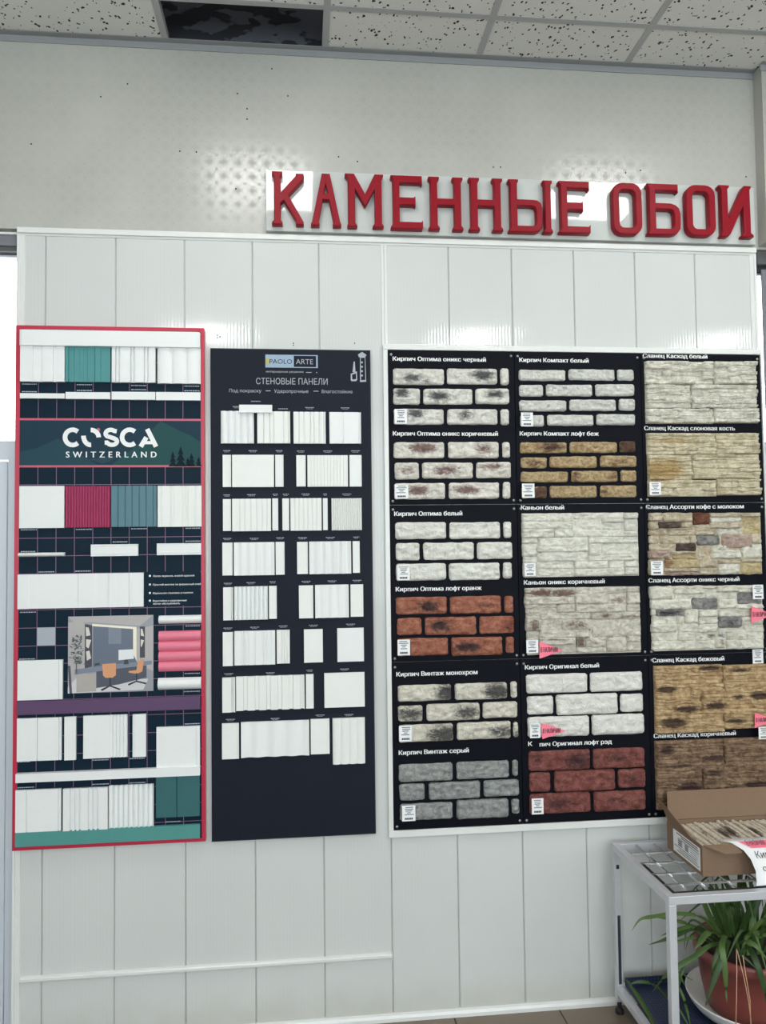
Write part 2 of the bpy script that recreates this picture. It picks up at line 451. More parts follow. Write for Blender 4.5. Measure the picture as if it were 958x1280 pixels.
WALL = MB()
WALL.box(XL, 0.008, 2.925, XR, 0.30, ZC)                 # wallpapered band above the panelling and the doors
wall_back = struct(WALL.build('wall_back', M['paper']))
MB().box(-0.10, 0.008, 0, 2.757, 0.30, 2.925).build('pier', M['plaster'], wall_back)
MB().box(XL, 0.008, 0, -1.25, 0.30, 2.925).build('pier', M['plaster'], wall_back)
MB().box(3.95, 0.008, 0, XR, 0.30, 2.925).build('pier', M['plaster'], wall_back)
MB().box(XL, 0.012, ZC, XR, 0.30, 4.25).build('bare_masonry', M['concrete'], wall_back)
joints = [-0.095] + [0.25 * k for k in range(12)] + [2.757]
joints = [j for i, j in enumerate(joints) if i != 12]
for a, b in zip(joints[:-1], joints[1:]):
    w = b - a; e = 0.0014 / w
    mb = MB(); panel(mb, (a + 0.0006, 0.018, b - 0.0006, 2.90), [(0, 0.35), (e, 0.7), (2.2 * e, 1), (1 - 2.2 * e, 1), (1 - e, 0.7), (1, 0.35)], -0.007, 0.0)
    mb.build('wall_panel', M['pvc'], wall_back)
for px, py in ((272, 419), (275, 421), (272, 422), (367, 429), (367, 431.5), (443.5, 429)):
    c = U(px, py, 0.0006); MB().prism([(c.x + 0.0026 * math.cos(k * 0.785), c.z + 0.0026 * math.sin(k * 0.785)) for k in range(8)], -0.002, 0.0005).build('drill_hole', M['hole'], wall_back)
for px, py in ((159.5, 105), (297, 117), (360, 120), (309, 136), (309, 149), (39, 180), (225, 189), (245.5, 190), (423.5, 196), (447, 202), (295, 236), (617, 209), (626, 209), (782.5, 216), (801, 213), (933, 221), (340, 86), (126, 121)):
    c = U(px, py, -0.008); MB().prism([(c.x + 0.003 * math.cos(k * 0.785), c.z + 0.003 * math.sin(k * 0.785)) for k in range(8)], -0.012, -0.0072).build('drill_hole', M['hole'], wall_back)

# shallow beam box at the right end of the wall, with its wallpaper
wr = struct(MB().box(2.777, -0.052, 2.935, XR, 0.0075, ZC + 0.02).build('wall_beam', M['paper']))
# the other walls, far behind the camera, with unseen windows added for fill daylight, set high for relief
struct(MB().box(XL - 0.2, YB, 0, XL, 0.30, 4.25).build('wall_left', M['plaster']))
struct(MB().box(XR, YB, 0, XR + 0.2, 0.30, 4.25).build('wall_right', M['plaster']))
wf = struct(MB().box(XL - 0.2, YB - 0.2, 0, XR + 0.2, YB, 1.0).build('wall_front', M['plaster']))
MB().box(XL - 0.2, YB - 0.2, 3.3, XR + 0.2, YB, 4.25).build('lintel', M['plaster'], wf)
nwin = 4; ww = (XR - XL) / nwin
for i in range(nwin + 1):
    x = XL + ww * i; MB().box(x - 0.16, YB - 0.2, 1.0, x + 0.16, YB, 3.3).build('pier', M['plaster'], wf)
for i in range(nwin):
    x0, x1 = XL + ww * i + 0.16, XL + ww * (i + 1) - 0.16
    fr = MB(); y0, y1 = YB - 0.14, YB - 0.08
    for q in ((x0, 1.0, x0 + 0.06, 3.3), (x1 - 0.06, 1.0, x1, 3.3), (x0 + 0.06, 1.0, x1 - 0.06, 1.06), (x0 + 0.06, 3.24, x1 - 0.06, 3.3)):
        fr.box(q[0], y0, q[1], q[2], y1, q[3])
    w = struct(fr.build('window_%d' % (i + 3), M['doorw']))
    MB().box(x0 + 0.06, YB - 0.115, 1.06, x1 - 0.06, YB - 0.109, 3.24).build('pane', M['glass'], w)
    pl = bpy.data.lights.new('window_daylight', 'AREA'); pl.shape = 'RECTANGLE'; pl.size = x1 - x0; pl.size_y = 2.3
    pl.cycles.is_portal = True
    po = bpy.data.objects.new('window_daylight', pl); COL.objects.link(po); po.location = ((x0 + x1) / 2, YB - 0.2, 2.15); po.rotation_euler = (math.radians(90), 0, 0)

# floor and slab above the suspended ceiling
fl = struct(MB().box(XL - 0.2, YB - 0.2, -0.12, XR + 0.2, 0.30, -0.006).build('floor', M['grout']))
T = 0.4
tm, _ = MB().box(0, 0, -0.008, T - 0.005, T - 0.005, 0).mesh('floor_tile'); tm.materials.append(M['floor'])
for i in range(-7, 16):
    for j in range(0, 17):
        x0, y0 = 1.475 + T * (i - 4) , -T * (j + 1) - 0.0
        if x0 < XL or x0 + T > XR + 0.3 or y0 < YB: continue
        link('floor_tile', tm, Vector((x0 + T / 2, y0 + T / 2, -0.004)), None, fl)
struct(MB().box(XL - 0.2, YB - 0.2, 4.25, XR + 0.2, 0.30, 4.45).build('ceiling_slab', M['concrete']))

# suspended ceiling: rails and tiles, one tile missing
LAMPS = {(0, 2): 'near', (3, 2): 'near', (-1, 7): 'far', (3, 7): 'far', (7, 7): 'far'}
rows = [0.0, -0.240] + [-0.240 - 0.6 * k for k in range(1, 11)] + [YB]
ce = bpy.data.objects.new('ceiling', None); COL.objects.link(ce); ce.location = (1.5, -3, ZC); ce['kind'] = 'structure'
G = 0.024
for k in range(-4, 10):
    x = 0.432 + 0.6 * k
    MB().box(x - G / 2, YB, ZC - 0.0015, x + G / 2, 0.0, ZC + 0.03).build('ceiling_rail', M['rail'], ce)
for y in rows[1:-1]:
    MB().box(XL, y - G / 2, ZC - 0.0012, XR, y + G / 2, ZC + 0.028).build('ceiling_rail', M['rail'], ce)
cache = {}
for r in range(len(rows) - 1):
    y1, y0 = rows[r], rows[r + 1]
    for k in range(-6, 10):
        x0, x1 = 0.432 + 0.6 * k, 1.032 + 0.6 * k
        if k == -6: x0 = XL
        x0, x1 = max(x0, XL), min(x1, XR)
        if x1 - x0 < 0.05 or (r, k) == (0, 0) or (k, r) in LAMPS: continue
        key = (round(x1 - x0, 3), round(y1 - y0, 3))
        if key not in cache:
            me, _ = MB().box(0, 0, 0, key[0] - 0.004, key[1] - 0.004, 0.012).mesh('ceiling_tile'); me.materials.append(M['tile']); cache[key] = me
        link('ceiling_tile', cache[key], Vector(((x0 + x1) / 2, (y0 + y1) / 2, ZC + 0.0075)), None, ce)
for (k, r), nm in LAMPS.items():
    x0, y0 = 0.432 + 0.6 * k + 0.014, rows[r + 1] + 0.014; s = 0.572
    words = {(0, 2): 'square light panel nearest the sign, over the navy board', (3, 2): 'square light panel nearest the sign, over the slate samples',
             (-1, 7): 'square light panel in the rear row, leftmost', (3, 7): 'square light panel in the rear row, middle', (7, 7): 'square light panel in the rear row, rightmost'}[(k, r)]
    L = thing('ceiling_lamp', words, 'lamp', (x0 + s / 2, y0 + s / 2, ZC), 'square light panels in the tiled ceiling')
    mb = MB(); t = 0.02
    for q in ((0, 0, s, t), (0, s - t, s, s), (0, t, t, s - t), (s - t, t, s, s - t)): mb.box(x0 + q[0], y0 + q[1], ZC - 0.004, x0 + q[2], y0 + q[3], ZC + 0.03)
    mb.build('frame', M['trim'], L)
    MB().box(x0 + t, y0 + t, ZC + 0.002, x0 + s - t, y0 + s - t, ZC + 0.012).build('diffuser', M['lamp' if nm == 'near' else 'lamp_far'], L)

# trims
struct(MB().box(XL, -0.022, ZC - 0.002, 2.777, 0.008, ZC).box(XL, 0.004, ZC - 0.026, 2.777, 0.008, ZC - 0.002).build('trim_1', M['angle']))
struct(MB().box(2.770, -0.075, ZC - 0.002, XR, -0.052, ZC).box(2.770, -0.057, ZC - 0.026, XR, -0.052, ZC - 0.002).build('trim_2', M['angle']))
t3 = MB(); panel(t3, (-0.098, 2.897, 2.758, 2.930), [(0, 0.2), (0.12, 0.9), (0.3, 1), (0.72, 1), (0.78, 0.5), (0.86, 0.75), (1, 0.6)], -0.006, 0.009, 'h')
struct(t3.build('trim_3', M['trim']))
t4 = MB(); panel(t4, (-0.1, 0.02, -0.070, 2.897), [(0, 0.3), (0.06, 1), (0.3, 1), (0.36, 0.7), (0.9, 0.75), (1, 0.3)], -0.006, 0.008)
struct(t4.build('trim_4', M['trim']))
t5 = MB(); panel(t5, (2.727, 0.02, 2.758, 2.897), [(0, 0.3), (0.1, 0.75), (0.6, 0.7), (0.66, 1), (0.94, 1), (1, 0.3)], -0.006, 0.008)
struct(t5.build('trim_5', M['trim']))
t6 = MB(); panel(t6, (1.236, 2.505, 1.262, 2.897), [(0, 0.2), (0.1, 0.9), (0.45, 1), (0.5, 0.5), (0.55, 1), (0.9, 0.9), (1, 0.2)], -0.004, 0.005)
struct(t6.build('trim_6', M['trim']))
bb = MB(); panel(bb, (-0.10, 0.0, 2.757, 0.026), [(0, 0.25), (0.15, 0.8), (0.5, 1), (1, 1)], -0.007, 0.014, 'h')
struct(bb.build('baseboard_back', M['trim']))

# doors with transom windows at both ends of the panelled wall
def door_unit(n, x0, x1, y, side):
    zt, zb = 2.13, 2.845
    inner = x1 if side < 0 else x0
    fr = MB(); W = 0.045
    for q in ((x0, 0, x0 + W, zt), (x1 - W, 0, x1, zt), (x0 + W, zt - 0.05, x1 - W, zt)): fr.box(q[0], y, q[1], q[2], y + 0.06, q[3])
    d = struct(fr.build('door_%d' % n, M['doorw']))
    leaf = MB(); a, b, zl = x0 + W + 0.006, x1 - W - 0.006, zt - 0.056
    LW = 0.05
    for q in ((a, 0.01, a + LW, zl), (b - LW, 0.01, b, zl), (a + LW, zl - LW, b - LW, zl), (a + LW, 0.01, b - LW, 0.12)): leaf.box(q[0], y + 0.004, q[1], q[2], y + 0.055, q[3])
    lf = leaf.build('door_leaf', M['doorw'], d)
    MB().box(a + LW, y + 0.02, 0.12, b - LW, y + 0.04, zl - LW).build('infill_panel', M['doorw'], lf)
    g = MB()
    for q in ((a + LW, 0.12, a + LW + 0.008, zl - LW), (b - LW - 0.008, 0.12, b - LW, zl - LW), (a + LW + 0.008, zl - LW - 0.008, b - LW - 0.008, zl - LW)): g.box(q[0], y + 0.012, q[1], q[2], y + 0.021, q[3])
    g.build('gasket', M['gasket'], lf)
    fr = MB(); w2 = 0.008
    for q in ((x0, zt, x0 + w2, zb), (x1 - w2, zt, x1, zb), (x0 + w2, zt, x1 - w2, zt + 0.02), (x0 + w2, zb - w2, x1 - w2, zb)): fr.box(q[0], y, q[1], q[2], y + 0.06, q[3])
    wn = struct(fr.build('window_%d' % n, M['doorw']))
    MB().box(x0 + w2, y + 0.028, zt + 0.02, x1 - w2, y + 0.034, zb - w2).build('pane', M['glass'], wn)
    pl = bpy.data.lights.new('window_daylight', 'AREA'); pl.shape = 'RECTANGLE'; pl.size = x1 - x0; pl.size_y = zb - zt; pl.cycles.is_portal = True
    po = bpy.data.objects.new('window_daylight', pl); COL.objects.link(po); po.location = ((x0 + x1) / 2, y + 0.1, (zt + zb) / 2); po.rotation_euler = (math.radians(-90), 0, 0)
    return d
door_unit(1, -1.25, -0.101, 0.06, -1)
door_unit(2, 2.776, 3.95, 0.06, 1)
# blind cassettes in the heads of both openings
bc = thing('blind_cassette', 'grey roller blind cassette in the head of the left doorway', 'blind', (-0.68, 0.06, 2.848), 'grey blind cassettes above the doors')
MB().box(-1.25, 0.02, 2.866, -0.101, 0.11, 2.905).build('housing', M['greyp'], bc)
MB().box(-1.25, 0.028, 2.848, -0.101, 0.10, 2.865).build('blind_roll', M['dgrey'], bc)
MB().box(-1.25, 0.014, 2.906, -0.101, 0.11, 2.914).build('top_strip', M['trim'], bc)
bc = thing('blind_cassette', 'dark grey blind cassette in the head of the right doorway', 'blind', (3.3, 0.06, 2.85), 'grey blind cassettes above the doors')
MB().box(2.776, 0.015, 2.868, 3.95, 0.11, 2.922).build('housing', M['dgrey'], bc)
MB().box(2.776, 0.04, 2.848, 3.95, 0.10, 2.867).build('blind_roll', M['gasket'], bc)
bl = thing('vertical_blind', 'grey pulled-aside blind beside the right transom window', 'blind', (2.9, 0.02, 2.15))
for i in range(4):
    MB().box(2.795 + i * 0.05, 0.02 + 0.004 * (i % 2), 2.15, 2.842 + i * 0.05, 0.026 + 0.004 * (i % 2), 2.848).build('blind_slat', M['greyp'], bl)

# plastic trunking along the bottom of the panelling
a, b = U(25, 1226, 0.008), U(490, 1195, 0.008)
cd = thing('cable_trunking', 'long narrow white cable trunking low on the panelled wall', 'trunking', ((a.x + b.x) / 2, 0, (a.z + b.z) / 2))
mb = MB(); z = (a.z + b.z) / 2
panel(mb, (a.x, z - 0.011, b.x, z + 0.011), [(0, 0.1), (0.12, 0.8), (0.3, 1), (0.5, 1), (0.55, 0.85), (0.62, 0.95), (0.85, 0.8), (1, 0.1)], 0.0, 0.013, 'h')
mb.build('cover', M['trim'], cd)
MB().box(a.x - 0.003, -0.014, z - 0.012, a.x, 0, z + 0.012).build('end_cap', M['trim'], cd)
MB().box(b.x, -0.014, z - 0.012, b.x + 0.003, 0, z + 0.012).build('end_cap', M['trim'], cd)
# ------------------------------------------------------------------ the sign of red letters
def shape_mesh(loops, depth, bev):
    c = bpy.data.curves.new('outline', 'CURVE'); c.dimensions = '2D'; c.fill_mode = 'BOTH'; c.extrude = depth / 2 - bev; c.bevel_depth = bev; c.bevel_resolution = 1; c.offset = -bev
    for lp in loops:
        s = c.splines.new('POLY'); s.points.add(len(lp) - 1); s.use_cyclic_u = True
        for p, q in zip(s.points, lp): p.co = (q[0], q[1], 0, 1)
    o = bpy.data.objects.new('outline', c); COL.objects.link(o)
    me = bpy.data.meshes.new_from_object(o.evaluated_get(bpy.context.evaluated_depsgraph_get()))
    bpy.data.objects.remove(o); bpy.data.curves.remove(c)
    return me
def rrect(x0, y0, x1, y1, r, k=5):
    pts = []
    for cx, cy, a0 in ((x1 - r, y1 - r, 0), (x0 + r, y1 - r, 90), (x0 + r, y0 + r, 180), (x1 - r, y0 + r, 270)):
        for i in range(k + 1):
            a = math.radians(a0 + 90 * i / k); pts.append((cx + r * math.cos(a), cy + r * math.sin(a)))
    return pts
BOWL = [(.165, .12), (.46, .12), (.51, .16), (.52, .22), (.52, .42), (.50, .48), (.44, .50), (.165, .50)]
GLYPH = {
 'К': (.61, [[(0, 0), (.20, 0), (.20, .04), (.165, .08), (.165, .40), (.225, .46), (.455, .08), (.45, .04), (.45, 0), (.60, 0), (.60, .05), (.585, .075), (.315, .55), (.60, .86), (.61, .92), (.60, .97), (.455, .97), (.45, .92), (.165, .60), (.165, .91), (.20, .95), (.20, 1), (0, 1), (0, .95), (.04, .91), (.04, .08), (0, .04)]]),
 'А': (.57, [[(0, 0), (.16, 0), (.16, .04), (.145, .07), (.225, .50), (.345, .50), (.425, .07), (.41, .04), (.41, 0), (.57, 0), (.57, .04), (.55, .07), (.36, 1), (.21, 1), (.02, .07), (0, .04)], [(.245, .62), (.285, .82), (.325, .62)]]),
 'М': (.71, [[(.04, 0), (.22, 0), (.22, .03), (.185, .07), (.185, .72), (.37, .38), (.55, .72), (.55, .07), (.51, .03), (.51, 0), (.71, 0), (.71, .03), (.68, .07), (.68, .93), (.71, .97), (.71, 1), (.55, 1), (.37, .62), (.17, 1), (0, 1), (0, .96), (.055, .90), (.055, .07), (.04, .03)]]),
 'Е': (.60, [[(0, 0), (.59, 0), (.60, .03), (.60, .17), (.57, .13), (.165, .13), (.165, .45), (.43, .45), (.465, .42), (.465, .62), (.43, .59), (.165, .59), (.165, .87), (.55, .87), (.59, .83), (.59, 1), (0, 1), (0, .96), (.04, .92), (.04, .08), (0, .04)]]),
 'Н': (.64, [[(0, 0), (.20, 0), (.20, .04), (.165, .08), (.165, .47), (.48, .47), (.48, .08), (.445, .04), (.445, 0), (.64, 0), (.64, .04), (.605, .08), (.605, .92), (.64, .96), (.64, 1), (.445, 1), (.445, .96), (.48, .92), (.48, .59), (.165, .59), (.165, .92), (.20, .96), (.20, 1), (0, 1), (0, .96), (.035, .92), (.035, .08), (0, .04)]]),
 'Ы': (.83, [[(0, 0), (.50, 0), (.58, .03), (.63, .10), (.64, .18), (.64, .46), (.61, .56), (.54, .61), (.46, .62), (.165, .62), (.165, .92), (.19, .96), (.19, 1), (0, 1), (0, .96), (.035, .92), (.035, .08), (0, .04)], BOWL[::-1],
        [(.655, 0), (.83, 0), (.83, .04), (.80, .08), (.80, .92), (.83, .96), (.83, 1), (.655, 1), (.655, .96), (.685, .92), (.685, .08), (.655, .04)]]),
 'О': (.60, [rrect(0, 0, .60, 1, .20), rrect(.135, .135, .465, .865, .09)[::-1]]),
 'Б': (.66, [[(0, 0), (.48, 0), (.58, .03), (.65, .12), (.66, .22), (.66, .42), (.63, .53), (.56, .59), (.46, .62), (.165, .62), (.165, .87), (.58, .87), (.62, .83), (.62, 1), (0, 1), (0, .96), (.035, .92), (.035, .08), (0, .04)], [(x + (.012 if x > .3 else 0), y) for x, y in BOWL[::-1]]]),
 'И': (.67, [[(.02, 0), (.16, 0), (.21, .05), (.49, .62), (.49, .08), (.44, .04), (.44, 0), (.67, 0), (.67, .04), (.62, .08), (.62, .92), (.65, .96), (.65, 1), (.51, 1), (.465, .93), (.175, .34), (.175, .92), (.21, .96), (.21, 1), (0, 1), (0, .96), (.05, .92), (.05, .08), (.02, .04)]]),
}
s0, s1 = U(331, 209.5, 0.012), U(945, 303.5, 0.012)
sign = thing('shop_sign', 'glossy white sign board with raised red Cyrillic letters above the panelling', 'sign', ((s0.x + s1.x) / 2, 0, 2.934))
SX0, SX1, SZ0, SZ1 = 0.803, 2.752, 2.935, 3.170
bevel(MB().box(SX0, -0.012, SZ0, SX1, 0.0075, SZ1).build('back_panel', M['gloss'], sign), 0.0015)
L1, L2, L3, L4 = Crop(325, 200, 485), Crop(480, 205, 640), Crop(630, 210, 790), Crop(750, 210, 958)
DL = 0.046
for ch, cr, q in (('К', L1, (88, 82, 333, 487)), ('А', L1, (380, 97, 610, 497)), ('М', L1, (636, 98, 928, 507)), ('Е', L2, (50, 82, 295, 490)), ('Н', L2, (333, 92, 597, 497)),
                  ('Н', L2, (635, 100, 895, 505)), ('Ы', L3, (33, 82, 370, 487)), ('Е', L3, (408, 95, 652, 492)), ('О', L4, (72, 83, 248, 386)), ('Б', L4, (272, 88, 470, 388)), ('О', L4, (494, 95, 672, 394)), ('И', L4, (685, 97, 887, 400))):
    r = cr.rect(*q, DL); w, loops = GLYPH[ch]; kx, kz = (r[2] - r[0]) / w, r[3] - r[1]
    me = shape_mesh([[(x * kx, z * kz) for x, z in lp] for lp in loops], 0.032, 0.0035)
    me.name = 'letter'
    cx, cz = (r[2] - r[0]) / 2, kz / 2
    me.transform(Matrix.Translation((-cx, -cz, 0))); me.transform(Matrix.Rotation(math.radians(90), 4, 'X')); me.materials.clear(); me.materials.append(M['signred'])
    link('letter', me, Vector((r[0] + cx, -DL + 0.016, r[1] + cz)), None, sign)

sign.location.y -= 0.004; sign.rotation_euler.x = -0.012      # stands on the trim and leans back against the wall

# ------------------------------------------------------------------ crimson-framed sample board
D1 = 0.026
r = rect(19.7, 406.3, 257, 1051.8, D1)
B1 = thing('sample_board', 'tall dark teal sample board in a crimson frame, leftmost on the wall', 'display board', ((r[0] + r[2]) / 2, 0, r[1]))
bevel(MB().box(r[0] , -D1, r[1], r[2], -0.002, r[3]).build('board', M['redframe'], B1), 0.001)
DF = D1 + 0.0008
i0, i1 = U(25.6, 411, DF), U(251.6, 1048.5, DF)
ix0, ix1, iz1, iz0 = i0.x, U(251.2, 600, DF).x, i0.z, U(250, 1047.5, DF).z
MB().box(ix0, -DF, iz0, ix1, -D1 + 0.001, iz1).build('printed_face', M['teal_board'], B1)
cell = (ix1 - ix0) / 10; P1 = DF + 0.0004
zref = U(25.6, 673, P1).z
hz1, hz0 = U(25.6, 524, P1).z, U(25.6, 583, P1).z
mb = MB(); lw = 0.0022
zs = [zref + cell * k for k in range(-30, 20) if iz0 + 0.01 < zref + cell * k < iz1 - 0.01 and not (hz0 - 0.05 < zref + cell * k < hz1 + 0.08)]
for z in zs: mb.frect((ix0, z - lw / 2, ix1, z + lw / 2), P1)
for k in range(1, 10):
    x = ix0 + cell * k; mb.frect((x - lw / 2, iz0, x + lw / 2, iz1), P1)
mb.build('printed_grid', M['mauveline'], B1)
H = P1 + 0.0004
MB().frect((ix0, hz0, ix1, hz1), H).build('header_print', M['header'], B1)
mb = MB()
for z in (hz0, hz1): mb.frect((ix0, z - 0.0038, ix1, z + 0.0038), H + 0.0004)
mb.build('header_line', M['pinkline'], B1)
C3 = Crop(60, 520, 260)
def w2(c, x, y, d): p = U(*c.px(x, y), d); return (p.x, p.z)
H2 = H + 0.0003
zb = hz0 + 0.004
mb = MB(); mb.flat([(ix0, zb), w2(C3, 300, 300, H2)[:1] + (zb,), w2(C3, 200, 235, H2), w2(C3, 60, 135, H2), w2(C3, -60, 190, H2), (ix0, w2(C3, -110, 215, H2)[1])], H2)
mb.flat([w2(C3, 240, 260, H2), w2(C3, 330, 285, H2), w2(C3, 370, 270, H2), w2(C3, 420, 240, H2)], H2); mb.build('hill_print', M['hill'], B1)
mb = MB(); mb.flat([(w2(C3, 380, 0, H2)[0], zb), (ix1 - 0.001, zb), (ix1 - 0.001, w2(C3, 900, 155, H2)[1]), w2(C3, 860, 120, H2), w2(C3, 800, 95, H2), w2(C3, 675, 30, H2), w2(C3, 610, 95, H2), w2(C3, 540, 170, H2)], H2 + 0.0001); mb.build('hill_print', M['hill2'], B1)
mb = MB()
for x, y, w in ((748, 210, 26), (795, 180, 34), (838, 248, 20), (860, 222, 28), (903, 245, 22)):
    for k in range(3):
        f = k / 3; yy = y + (300 - y) * f * 0.9
        mb.flat([w2(C3, x, yy, H2), w2(C3, x - w * (0.5 + 0.25 * k), yy + (300 - y) * 0.42, H2), w2(C3, x + w * (0.5 + 0.25 * k), yy + (300 - y) * 0.42, H2)], H2 + 0.0007 + 0.0002 * k)
mb.build('tree_print', M['tree'], B1)
def arc(cx, cy, rx, ry, a0, a1, n=14):
    return [(cx + rx * math.cos(math.radians(a0 + (a1 - a0) * i / n)), cy - ry * math.sin(math.radians(a0 + (a1 - a0) * i / n))) for i in range(n + 1)]
H3 = H2 + 0.0016
NS = [0]
def stroke(mb, pts, w): NS[0] += 1; mb.ribbon([w2(C3, x, y, H3) for x, y in pts], w, H3 + 0.00025 * NS[0])
mb = MB(); sw = 0.0165
stroke(mb, arc(148, 128, 46, 46, 48, 312), sw)
stroke(mb, arc(255, 118, 42, 55, 180, 275), sw); stroke(mb, arc(258, 128, 46, 44, 92, 0), sw)
stroke(mb, [(412, 92)] + arc(376, 106, 30, 23, 45, 200, 10) + [(352, 120), (395, 134)] + arc(384, 152, 30, 21, 30, -160, 10) + [(340, 160)], sw * 0.95)
stroke(mb, arc(490, 128, 46, 46, 48, 312), sw)
stroke(mb, [(595, 78), (648, 184)], sw); stroke(mb, [(590, 128), (556, 184)], sw); stroke(mb, [(565, 160), (630, 160)], sw * 0.7)
add_text(mb, 'SWITZERLAND', w2(C3, 108, 248, H3)[0], w2(C3, 650, 248, H3)[0], w2(C3, 380, 248, H3)[1], 0.0212, H3, 0.02, 1.75)
mb.build('lettering', M['white'], B1)
c = w2(C3, 302, 82, H3); MB().flat([(c[0] + 0.0065 * math.cos(k * 0.524), c[1] + 0.0065 * math.sin(k * 0.524)) for k in range(12)], H3 + 0.0004).build('logo_dot', M['pinkline'], B1)

def sample(par, q, prof, mat, name='panel_sample', d0=None, dep=0.010, axis='v', label=None):
    r = rect(*q, d0 + dep); mb = MB(); panel(mb, r, prof, d0, d0 + dep, axis)
    o = mb.build(name, mat, par)
    if label: o['label'] = label
    return o
d = DF
W_, C_ = M['samplew'], M['samplec']
S = lambda q, prof, mat=W_, dep=0.010, axis='v', label=None, name='panel_sample', d0=d: sample(B1, q, prof, mat, name, d0, dep, axis, label)
S((25.2, 431.5, 80.6, 477), prof_step(1, 6) , W_, 0.016); S((82, 431.5, 137.6, 477.3), [(u, h) for u, h in prof_step(12, 9)], M['tealS'], 0.016, label='teal moulded panel sample')
S((139.6, 433, 194, 478), prof_groove((.1, .18, .45, .52, .76, .84), .022, .6), W_, 0.016); S((196.3, 433, 250.5, 479.3), prof_reed(3, .45), W_, 0.016)
S((24.1, 411.5, 249.8, 434.2), prof_flat(), W_, 0.026, name='top_rail_sample')
for q in ((24.8, 491.3, 80.6, 498.1), (82, 489.8, 137.6, 498.9), (139.6, 489.4, 194, 499.8), (195, 489.8, 250.5, 500.5)): S(q, prof_flat(), W_, 0.012, 'h', name='moulding_sample')
S((23.9, 607.6, 80, 659.8), prof_flat()); S((82, 607.6, 137.6, 658.9), prof_flute(16, .6, 4), M['magenta'], label='raspberry ribbed panel sample')
S((139, 607.2, 195.7, 658.1), prof_groove([.155 * k for k in range(1, 7)], .012, .35), M['tealG'], label='slate teal grooved panel sample'); S((197, 607.2, 252, 658.1), prof_groove((.08, .3, .36, .56, .62, .68, .86), .02, .4), C_)
S((22.2, 691.1, 80.2, 695.4), prof_reed(1, .2), W_, 0.014, 'h', name='moulding_sample'); S((113.5, 680.7, 172.5, 694.8), prof_groove((.15, .85), .05, .2), W_, 0.012, 'h', name='moulding_sample'); S((196, 679.4, 251.5, 693.3), prof_groove((.12, .88), .05, .2), W_, 0.012, 'h', name='moulding_sample')
S((22, 718.4, 179, 758.4), prof_step(5, 9), W_, 0.012, name='wide_panel_sample')
S((22, 826.1, 78, 874), prof_lip())
S((198, 770, 251.5, 779), prof_reed(1, .2), W_, 0.016, 'h', name='moulding_sample'); S((198, 789.5, 251, 838.8), prof_reed(4, .35, 8), M['pink'], 0.018, 'h', label='pink corrugated panel sample'); S((197, 848.5, 251, 861.5), prof_reed(1, .2), W_, 0.018, 'h', name='moulding_sample')
S((21, 877, 250.3, 886.7), prof_flat(), M['purple'], 0.012, 'h', label='plum coloured strip', name='strip_sample')
S((21, 898.5, 76.6, 950), prof_groove((.46, .95), .012, .5)); S((80.3, 896.4, 94.7, 950), prof_flat()); S((104, 895, 159.2, 946.5), prof_mix(.6, 5)); S((165.7, 893, 182.5, 946), prof_groove((.12,), .03, .3)); S((195.6, 909.3, 250, 959.5), prof_lip())
S((19.2, 968, 250, 969.5), prof_flat(), W_, 0.020, 'h', name='strip_sample')
S((19, 988.3, 76, 1039), prof_groove((.25, .95), .016, .5)); S((78.5, 986.5, 134.5, 1036.6), prof_groove((.18, .28, .38, .58, .68, .78), .026, .6), W_, 0.013); S((136.2, 982.8, 191.9, 1033.6), prof_flute(9, .3), W_, 0.013)
S((194.8, 970, 249.8, 1020), prof_groove((.48,), .014, .5), M['tealD'], label='deep teal grooved panel sample')
S((18.7, 1041.5, 250, 1048), prof_flat(), M['tealB'], 0.012, 'h', label='sea green strip', name='strip_sample')
# flat prints: list of advantages, office picture, tiny captions
TB = P1 + 0.0003
MB().frect(rect(180.5, 714.8, 250.8, 756.8, TB), TB).build('text_field', M['teal_board'], B1)
mb = MB()
for y, t, x1 in ((719.8, 'Легко окрасить любой краской', 243), (730.6, 'Простой монтаж на фирменный клей', 251), (741.2, 'Идеальная стыковка в панелях', 241.5), (750.8, 'Водостойкие и ударопрочные', 233.5), (754.4, 'легко обслуживать', 225)):
    a, b = U(191.3, y + 1.4, TB), U(x1, y + .8, TB); add_text(mb, t, a.x, b.x, a.z, 0.0062, TB + 0.0005, 0.01)
    if y < 754:
        c = U(187.5, y, TB); mb.flat([(c.x + 0.004 * math.cos(k * 0.785), c.z + 0.004 * math.sin(k * 0.785)) for k in range(8)], TB + 0.0005)
mb.build('lettering', M['white'], B1)
MB().frect(rect(46.5, 784.5, 69, 806.5, TB), TB).build('blank_sticker', M['greyprint'], B1)
def dashes(mb, px0, px1, py, dd, h=0.0035, seed=0):
    rng = random.Random(seed + int(px0 * 7 + py)); a, b = U(px0, py, dd), U(px1, py, dd); x = a.x
    while x < b.x - 0.001:
        w = min(rng.uniform(0.003, 0.009), b.x - x); mb.frect((x, a.z - h / 2, x + w, a.z + h / 2), dd); x += w + rng.uniform(0.001, 0.002)
mb = MB()
for x0, x1, y in ((27.5, 46, 480), (27.5, 46, 489.5), (96, 115, 480.8), (96, 115, 488), (164, 183, 481.8), (164, 183, 487), (230.5, 250, 482.6), (230.5, 250, 488.4), (26, 46, 662.3), (95, 115, 661.8), (164, 184, 661), (232, 251, 660.4), (26, 45, 689.6), (141, 160, 677.5), (232, 251, 676.5),
                  (48, 68, 715), (94, 114, 714), (25, 45, 765.5), (24, 44, 824), (232, 250, 782.5), (231, 250, 842), (230, 250, 864.5), (22, 38, 952.5), (115, 136, 950.3), (162, 181, 948.3), (231, 250, 905), (22, 43, 984.7), (115, 136, 980.6), (161, 182, 978.8), (207, 226, 1027.5)):
    dashes(mb, x0, x1, y, TB + 0.0002)
